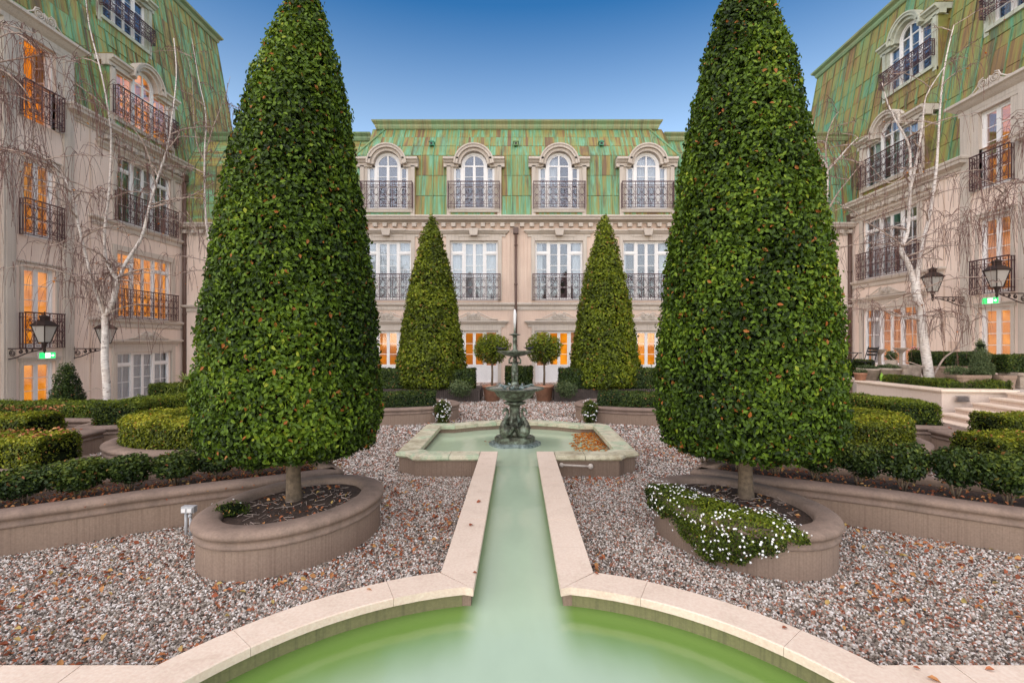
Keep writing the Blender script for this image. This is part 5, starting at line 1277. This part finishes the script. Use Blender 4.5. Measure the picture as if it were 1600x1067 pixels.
# spiky palm-like plant at the left
v = PX(292, 585, 13.5); t = thing('spiky_plant', 'yellow green strap leaved plant between the left tall cone and the wing wall', 'plant', (v.x, v.y, 0)); m = MB(); rg = random.Random(5)
for k in range(70):
    a = rg.uniform(0, 6.28); e = rg.uniform(.1, 1.2); L_ = rg.uniform(.6, .95); c0 = Vector((0, 0, v.z-.25)); pts = []
    for q in range(5):
        u = q/4; pts.append(c0+Vector((math.cos(a)*L_*u*math.cos(e)*.9, math.sin(a)*L_*u*math.cos(e)*.9, L_*(u*math.sin(e)-.55*u*u))))
    for p0, p1, w0, w1 in zip(pts[:-1], pts[1:], (.012, .018, .015, .008), (.018, .015, .008, .001)):
        sd_ = Vector((-math.sin(a), math.cos(a), 0)); m.add([p0-sd_*w0, p0+sd_*w0, p1+sd_*w1, p1-sd_*w1], [(0, 1, 2, 3)])
plain('strap_leaf', (.20, .22, .05), .6, var=.35, scale=8); tag(m.build('leaf', 'strap_leaf', t), kind='stuff'); m = MB(); m.tube([(0, 0, 0), (0, 0, v.z-.2)], .05, 8); m.build('trunk', 'bark', t)
# ---------------------------------------------------------------- wall lanterns and exit signs
def lantern(label, s, Y, z, arm=1.1):
    t = thing('wall_lantern', label, 'lantern', (s*14.59, Y, z), 0 if s < 0 else rad(180), 'bracket lanterns on the wings')
    m = MB(); m.box(0, .03, -.06, .06, -.34, .09); m.tube([(.02, 0, -.34), (.02, 0, -.42)], [.035, .008], 6); m.tube([(.02, 0, .09), (.02, 0, .17)], [.035, .008], 6)
    m.box(0, arm, -.018, .018, .0, .03)
    m.tube([(.02, 0, -.30), (.30, 0, -.24), (.6, 0, -.11), (arm-.08, 0, -.01)], .016, 6)
    for (cx, cz, r_, d_) in ((.19, -.12, .10, 1), (.42, -.075, .06, -1), (.60, -.05, .042, 1), (.75, -.035, .03, -1)): m.tube(spiral(cx, cz, r_, 1.8, d_, rad(90), 20), .013, 5)
    m.build('bracket', 'dark_iron', t)
    m = MB(); x = arm
    m.tube([(x, 0, -.12), (x, 0, -.04), (x, 0, .02), (x, 0, .12), (x, 0, .2)], [.006, .04, .03, .05, .09], 8)
    for a in range(4):
        c, d = math.cos(a*math.pi/2+math.pi/4), math.sin(a*math.pi/2+math.pi/4); m.tube([(x+c*.13, d*.13, .2), (x+c*.27, d*.27, .66)], .014, 4)
    m.prism([(x+.14*math.cos(a*math.pi/2+math.pi/4), .14*math.sin(a*math.pi/2+math.pi/4)) for a in range(4)], .18, .205)
    def sqr(r, z): return [(x+r*math.cos(a*math.pi/2+math.pi/4), r*math.sin(a*math.pi/2+math.pi/4), z) for a in range(4)]
    lv = [(.30, .655), (.32, .675), (.29, .70), (.17, .79), (.10, .82), (.10, .90), (.125, .91), (.11, .94), (.04, .97), (.015, 1.0), (.012, 1.06), (.001, 1.08)]; vs = []
    for r, zz in lv: vs += sqr(r, zz)
    m.add(vs, [(i*4+j, i*4+(j+1) % 4, (i+1)*4+(j+1) % 4, (i+1)*4+j) for i in range(len(lv)-1) for j in range(4)]+[(3, 2, 1, 0)])
    lo = m.build('lantern_frame', 'dark_iron', t)
    for a in range(4):
        m = MB(); p = sqr(.125, .205); q = sqr(.262, .655); b = (a+1) % 4; e = .02
        m.add([p[a], p[b], q[b], q[a]], [(0, 1, 2, 3)]); m.build('glass_pane', 'lantern_glass', lo)
lantern('black bracket lantern on the left wing, in front of the lowest small balcony', -1, 13.8, 1.48)
lantern('black bracket lantern on the left wing, half hidden behind the birch trunk', -1, 15.86, 1.45)
lantern('dark bracket lantern on the right wing, beside the birch trunk', 1, 15.7, 3.12)
lantern('dark bracket lantern on the right wing, nearest the camera, above the exit sign', 1, 13.75, 3.05, .95)
def exit_sign(label, s, Y, z):
    t = thing('exit_sign', label, 'sign', (s*14.50, Y, z), rad(90) if s < 0 else rad(-90))
    m = MB(); m.box(-.27, .27, 0, .05, -.105, .105); m.build('casing', 'white_paint', t)
    m = MB(); m.box(-.25, .25, -.006, -.001, -.09, .09); m.build('panel', 'exit_green', t)
    m = MB(); m.box(-.075, .085, -.010, -.0065, -.075, .075)          # white doorway
    for s_ in (1,): m.slab_xz([(.12, -.02), (.17, -.02), (.17, -.045), (.215, 0), (.17, .045), (.17, .02), (.12, .02)], -.010, -.0065)
    m.build('pictogram', 'exit_white', t)
    m = MB(); m.ell((-.02, -.013, .05), (.014, .003, .014), 8, 6)       # running figure
    for p in ([(-.025, .03), (-.005, -.01)], [(-.005, -.01), (.03, -.03), (.025, -.065)], [(-.005, -.01), (-.035, -.035), (-.065, -.035)], [(-.025, .03), (.015, .015), (.03, .035)], [(-.025, .03), (-.055, .015), (-.06, -.01)]):
        m.tube([(a, -.012, b) for a, b in p], .006, 4)
    m.build('figure', 'exit_green', t)
exit_sign('green running man exit sign above the lit door of the left wing', -1, 14.93, 1.27); exit_sign('green running man exit sign above the lit door of the right wing', 1, 14.82, 2.95)
# ---------------------------------------------------------------- birches
def limb(mb, pts, r0, r1, n=8, wob=.0):
    P_ = catmull([tuple(p) for p in pts], 4); k = len(P_)
    mb.tube(P_, [r0+(r1-r0)*(i/(k-1))**.8 for i in range(k)], n, cap=True); return P_
def weeping_tree(name, label, cat, base, limbs, seed, ntw=260, tl=(.6, 1.6), bark='birch_bark', spread=1.1, leaves=30, side_n=5, fine=.0042, zmin=1.2, group='bare weeping birches'):
    rg = random.Random(seed); t = thing(name, label, cat, base, 0, group); b = Vector(base)
    tm = MB(); bm_ = MB(); tw = MB(); all_p = []
    for i, (pts, r0, r1) in enumerate(limbs):
        pts = [Vector(p)-b for p in pts]; P_ = limb(tm if r0 > .03 else bm_, pts, r0, r1, 10 if r0 > .05 else 7)
        all_p += [(p, r0+(r1-r0)*k/len(P_)) for k, p in enumerate(P_) if p.z > zmin]
    br = []
    for k in range(side_n*len(limbs)):
        p, r = rg.choice(all_p); a = rg.uniform(0, 6.28); L_ = rg.uniform(.5, 1.4)*spread; up = rg.uniform(.2, .9)
        d = Vector((math.cos(a), math.sin(a)*.8, up)).normalized(); pts = [p]
        for q in range(1, 6):
            u = q/5; pts.append(p+d*L_*u+Vector((rg.uniform(-.05, .05), rg.uniform(-.05, .05), -.35*L_*u*u)))
        bm_.tube(pts, [min(.018, r*.7)*(1-.75*q/5)+.003 for q in range(6)], 5, cap=False); br += [(q_, .01) for q_ in pts[1:]]
    src = br*2+all_p
    for k in range(ntw):
        p, r = rg.choice(src); a = rg.uniform(0, 6.28); L_ = rg.uniform(*tl); o_ = rg.uniform(.12, .45); pts = [p]; d = Vector((math.cos(a), math.sin(a), 0)); cur = p.copy(); v_ = d*o_+Vector((0, 0, rg.uniform(.0, .35)))
        for q in range(6):
            cur = cur+v_*(L_/6)*1.6; v_ = v_*.72+Vector((rg.uniform(-.05, .05), rg.uniform(-.05, .05), -.25)); pts.append(cur.copy())
        tw.tube(pts, [fine*1.2]*3+[fine*.8]*4, 3, cap=False)
        if rg.random() < .55:
            cur = pts[3].copy(); p2 = [cur.copy()]; v2 = Vector((rg.uniform(-.3, .3), rg.uniform(-.3, .3), -.2))
            for q in range(4): cur = cur+v2*(L_/7); v2 = v2*.7+Vector((0, 0, -.3)); p2.append(cur.copy())
            tw.tube(p2, fine*.7, 3, cap=False)
    tm.build('trunk', bark, t)
    if bm_.f: tag(bm_.build('branch', 'twig' if bark != 'birch_bark' else 'branch_bark', t), kind='stuff')
    tag(tw.build('twig', 'twig', t), kind='stuff')
    if leaves:
        idx = [rg.randrange(len(tw.v)) for _ in range(leaves)]; P_ = np.array([tw.v[i] for i in idx]); inst('leaf', scatter_leaves('leaf', P_, .05, 'leaf_orange', seed, tilt=1.2), t)['kind'] = 'stuff'
    return t
plain('branch_bark', (.34, .26, .21), .8, var=.45, scale=14)
def LP(Y, pts, dy=0): return [PX(x, y, Y+dy*i) for i, (x, y) in enumerate(pts)]
Y = 9.9
weeping_tree('birch_tree', 'bare white birch with forked trunk in front of the left wing', 'tree', PX(168, 640, Y), [
    (LP(Y, [(168, 640), (167, 600), (164, 560), (165, 520), (164, 492)]), .074, .06),
    (LP(Y, [(164, 495), (176, 472), (183, 445), (184, 432)]), .058, .046),
    (LP(Y, [(184, 445), (196, 412), (221, 372), (232, 330), (243, 290), (262, 230), (268, 190), (276, 120), (272, 60)], .05), .040, .008),
    (LP(Y, [(184, 440), (172, 418), (165, 400), (164, 360), (170, 310), (174, 240), (172, 190), (160, 120), (140, 40), (132, -30)], -.05), .036, .008),
    (LP(Y, [(164, 495), (150, 455), (140, 420), (124, 356), (112, 300), (88, 262), (50, 232)], -.1), .035, .008),
    (LP(Y, [(165, 500), (160, 470), (142, 430), (118, 400), (95, 385), (60, 380)], -.1), .022, .005),
    (LP(Y, [(169, 312), (130, 290), (90, 275), (40, 240), (-10, 236)], -.15), .02, .005),
    (LP(Y, [(234, 325), (262, 318), (300, 305), (335, 285)], .1), .016, .005),
    (LP(Y, [(244, 290), (228, 230), (200, 190), (196, 190)], -.1), .016, .005),
    (LP(Y, [(262, 235), (280, 210), (276, 205)], .1), .014, .004),
    (LP(Y, [(166, 610), (150, 606), (135, 612), (128, 608)], -.1), .010, .003),
    (LP(Y, [(166, 470), (150, 450), (120, 440), (100, 430), (70, 420)], -.1), .014, .004)], 11, ntw=560, tl=(.6, 1.7), side_n=5, leaves=46, zmin=1.1)
Y = 11.5
weeping_tree('birch_tree', 'bare white birch with thick pale trunk on the raised bed of the right terrace', 'tree', PX(1452, 592, Y), [
    (LP(Y, [(1452, 594), (1450, 578), (1446, 552), (1441, 520), (1439, 490), (1432, 462), (1430, 440)]), .105, .085),
    (LP(Y, [(1430, 450), (1420, 415), (1408, 392), (1411, 380), (1418, 360), (1421, 310), (1422, 262), (1419, 225), (1400, 190), (1386, 160), (1378, 130)], .03), .066, .010),
    (LP(Y, [(1431, 445), (1436, 410), (1443, 372), (1452, 335), (1462, 270), (1466, 210), (1470, 150), (1478, 90), (1490, 40)], .05), .055, .010),
    (LP(Y, [(1421, 300), (1432, 250), (1440, 200), (1447, 150), (1475, 105)], -.05), .035, .008),
    (LP(Y, [(1422, 262), (1405, 280), (1385, 285), (1360, 260), (1350, 258)], -.05), .018, .004),
    (LP(Y, [(1412, 385), (1380, 362), (1350, 345), (1325, 325), (1300, 330)], -.08), .02, .005),
    (LP(Y, [(1456, 590), (1474, 560), (1492, 545), (1503, 520), (1508, 480), (1520, 450)], -.08), .026, .007),
    (LP(Y, [(1492, 545), (1515, 535), (1530, 520)], -.05), .014, .004),
    (LP(Y, [(1440, 502), (1420, 495), (1395, 492), (1375, 480), (1345, 468), (1320, 466)], -.08), .030, .005),
    (LP(Y, [(1446, 535), (1456, 515), (1470, 505), (1468, 490), (1462, 485)], -.1), .02, .005),
    (LP(Y, [(1448, 575), (1420, 565), (1398, 562), (1388, 552)], -.15), .016, .004),
    (LP(Y, [(1443, 372), (1480, 350), (1500, 345), (1512, 370), (1540, 330), (1590, 320)], .0), .012, .004)], 12, ntw=600, tl=(.6, 1.6), side_n=5, leaves=30, zmin=1.0)
Y = 15.5
weeping_tree('birch_tree', 'slender bare birch against the left link roof, left of the tall cone', 'tree', PX(332, 560, Y), [
    (LP(Y, [(332, 620), (333, 520), (334, 440), (330, 390), (323, 350), (320, 300), (320, 240), (322, 180), (312, 130), (300, 60)]), .075, .005),
    (LP(Y, [(320, 250), (308, 225), (303, 180), (300, 120), (290, 80)]), .024, .004), (LP(Y, [(321, 240), (333, 200), (352, 150), (360, 120)]), .022, .004), (LP(Y, [(330, 400), (312, 370), (300, 345), (292, 330)]), .03, .01)], 13, ntw=240, tl=(.8, 1.8), leaves=14, spread=1.5, fine=.006)
weeping_tree('birch_tree', 'slender bare birch against the right link roof, right of the tall cone', 'tree', PX(1292, 560, Y), [
    (LP(Y, [(1290, 620), (1291, 520), (1290, 440), (1292, 380), (1291, 330), (1292, 264), (1280, 245), (1272, 215), (1268, 190)]), .08, .012),
    (LP(Y, [(1292, 266), (1308, 250), (1325, 230), (1340, 215)]), .045, .01), (LP(Y, [(1292, 330), (1310, 300), (1330, 275), (1350, 250)]), .03, .01), (LP(Y, [(1292, 262), (1290, 225), (1300, 190), (1310, 175)]), .03, .01)], 14, ntw=230, tl=(.8, 1.8), leaves=10, spread=1.5, fine=.006)
# trees rooted outside the picture whose weeping branches hang in
Y = 8.6
weeping_tree('birch_tree', 'weeping bare twigs hanging in from the left picture edge', 'tree', (-11.2, 8.6, -.3), [
    ([(-11.2, 8.6, -.3), (-11.15, 8.6, 2), (-11.0, 8.6, 4.2), (-10.9, 8.6, 6.2)], .11, .03), (LP(Y, [(-170, 330), (-90, 250), (-20, 232), (40, 240), (70, 262)]), .03, .006), (LP(Y, [(-170, 180), (-80, 110), (-10, 105), (30, 130), (50, 160)]), .03, .006), (LP(Y, [(-160, 120), (-60, 40), (20, 50), (60, 80)]), .025, .005)], 15, ntw=520, tl=(1.0, 2.4), leaves=16, spread=1.3, zmin=2.6)
Y = 9.4
weeping_tree('birch_tree', 'weeping bare twigs hanging in from the right picture edge', 'tree', (11.9, 9.4, .6), [
    ([(11.9, 9.4, .6), (11.85, 9.4, 2.5), (11.8, 9.4, 4.4), (11.7, 9.4, 6.2)], .11, .03), (LP(Y, [(1730, 330), (1650, 300), (1600, 300), (1560, 312), (1530, 340)]), .026, .005), (LP(Y, [(1740, 220), (1650, 190), (1600, 200), (1570, 225)]), .026, .005)], 16, ntw=300, tl=(.9, 2.0), leaves=10, spread=1.1, zmin=2.4)
# ---------------------------------------------------------------- electric box on the left wall
t = thing('power_socket', 'small grey outdoor socket box on two conduits against the left curved wall', 'socket', (-2.875, 4.24, 0))
m = MB(); m.box(-.055, .055, -.025, .025, .205, .26); m.box(-.05, .05, -.035, -.026, .208, .255); m.build('box', 'grey_plastic', t)
for x in (-.028, .012): m = MB(); m.tube([(x, 0, -.02), (x, 0, .205)], .012, 8); m.build('conduit', 'grey_plastic', t)
m = MB(); m.ell((.02, -.02, .18), (.018, .014, .018), 8, 6); m.build('knob', 'grey_plastic', t)
for x in (-.026, .026): m = MB(); m.box(x-.017, x+.017, -.041, -.036, .215, .247); m.build('socket_cover', 'white_paint', t)
# ================================================================ FALLEN LEAVES
def inside(P, poly):
    x, y = P[:, 0], P[:, 1]; c = np.zeros(len(P), bool); n = len(poly)
    for i in range(n):
        x0, y0 = poly[i][:2]; x1, y1 = poly[(i+1) % n][:2]
        q = ((y0 > y) != (y1 > y)) & (x < (x1-x0)*(y-y0)/((y1-y0) or 1e-9)+x0); c ^= q
    return c
rg = np.random.default_rng(21); n = 26000
P = np.stack([rg.uniform(-4.8, 4.8, n), rg.uniform(2.15, 7.8, n), rg.uniform(.018, .034, n)], 1)
den = .22+.75*rnoise(P*[1, 1, 0], .42, 8)+.35*rnoise(P*[1, 1, 0], 1.3, 9)-.02*P[:, 1]
ok = rg.random(n) < den*.75
ok &= ~((np.abs(P[:, 0]) < .47) & (P[:, 1] < 6.1)) & ~((P[:, 0]**2+(P[:, 1]-1.218)**2) < 1.85**2) & ~((np.abs(P[:, 0]) < 1.56) & (P[:, 1] > 6.0))
for s in (-1, 1): ok &= ~inside(P, ellipse(s*1.89, 4.166, .82, .64, rot=OVR[s]))
P = P[ok]; o = inst('fallen_leaves', scatter_leaves('fallen_leaves', P, .037, 'leaf_litter', 22, tilt=.5)); tag(o, kind='stuff')
n = 900; P = np.stack([rg.uniform(-7, 7, n), rg.uniform(7.8, 13, n), rg.uniform(.02, .04, n)], 1); P = P[~((np.abs(P[:, 0]) < 1.56) & (P[:, 1] < 8.9))]
tag(inst('fallen_leaves', scatter_leaves('fallen_leaves', P, .05, 'leaf_litter', 23, four=False)), kind='stuff')
# leaves on beds
L_ = []
for s in (-1, 1):
    for p in bedc[s]:
        for k in range(26 if s < 0 else 14): L_.append((p[0]+rg.normal()*.12, p[1]+rg.normal()*.2, .31+rg.random()*.02))
    for k in range(90):
        a, r = rg.uniform(0, 6.28), rg.random()**.5; L_.append((s*1.89+.44*r*math.cos(a), 4.166+.52*r*math.sin(a), .305+.02*rg.random()))
tag(inst('bed_litter', scatter_leaves('bed_litter', np.array(L_), .032, 'leaf_litter', 24, tilt=.7)), kind='stuff')
# twiggy bark litter in the oval beds
m = MB(); rr = random.Random(3)
for s in (-1, 1):
    for k in range(160):
        a, r = rr.uniform(0, 6.28), rr.random()**.5; c0 = Vector((s*1.89+.44*r*math.cos(a), 4.166+.54*r*math.sin(a), .31)); b_ = rr.uniform(0, 6.28); l_ = rr.uniform(.02, .09)
        m.tube([c0, c0+Vector((math.cos(b_)*l_, math.sin(b_)*l_, rr.uniform(0, .02)))], .0022, 3, cap=False)
tag(m.build('bark_litter', 'branch_bark'), kind='stuff')
# leaves on the hedge tops at the left
L_ = []
for k in range(260): L_.append((-rg.uniform(5.4, 9.5), 5.82+rg.uniform(-.28, .28), .60+rg.random()*.02))
for k in range(200): L_.append((-rg.uniform(6.5, 9.8), 7.03+rg.uniform(-.3, .3), .72+rg.random()*.02))
for k in range(40): L_.append((rg.uniform(5.4, 9.5), 5.82+rg.uniform(-.28, .28), .60+rg.random()*.02))
tag(inst('fallen_leaves', scatter_leaves('fallen_leaves', np.array(L_), .045, 'leaf_litter', 25, tilt=.4)), kind='stuff')
# orange leaves gathered in the basin
n = 1500; P = np.stack([.72+rg.random(n)**.7*.70, rg.uniform(6.35, 8.3, n), .1475+.0015*rg.random(n)], 1); P = P[(P[:, 0]-.78 > .33*np.abs((P[:, 1]-7.3))**1.2+.12*rnoise(P, 1.4, 3)) & (P[:, 0] < 1.33)]
tag(inst('floating_leaves', scatter_leaves('floating_leaves', P, .036, 'leaf_orange', 26, tilt=.02)), kind='stuff')
n = 40; P = np.stack([-.33+.07*rg.normal(size=n), 7.45+.09*rg.normal(size=n), .146+.003*rg.random(n)], 1); tag(inst('floating_leaves', scatter_leaves('floating_leaves', P, .045, 'leaf_litter', 27, tilt=.1)), kind='stuff')
# single leaves lying on the copings
for i, (px, py, lab) in enumerate(((1226, 981, 'single orange leaf on the right arc of the pool coping'), (1432, 1044, 'curled brown leaf on the right stone edging'), (1546, 1046, 'small curled leaf at the far right of the stone edging'), (1459, 1062, 'pale leaf at the bottom edge on the right stone edging'),
        (742, 895, 'pale leaf on the left corner stone where channel meets pool'), (932, 896, 'leaf on the right corner stone where channel meets pool'), (736, 820, 'leaf on the third left channel coping stone'), (748, 784, 'brown leaf on the left channel coping nearer the basin'), (577, 921, 'faint leaf on the left arc of the pool coping'))):
    Yq = 1079.65/(py-533); me = scatter_leaves('fallen_leaf', np.array([[0, 0, .006]]), .042, 'leaf_litter', 700+i, tilt=.25); o = inst('fallen_leaf', me, None, ((px-808)/F*Yq, Yq, ZC)); tag(o, lab, 'leaf')
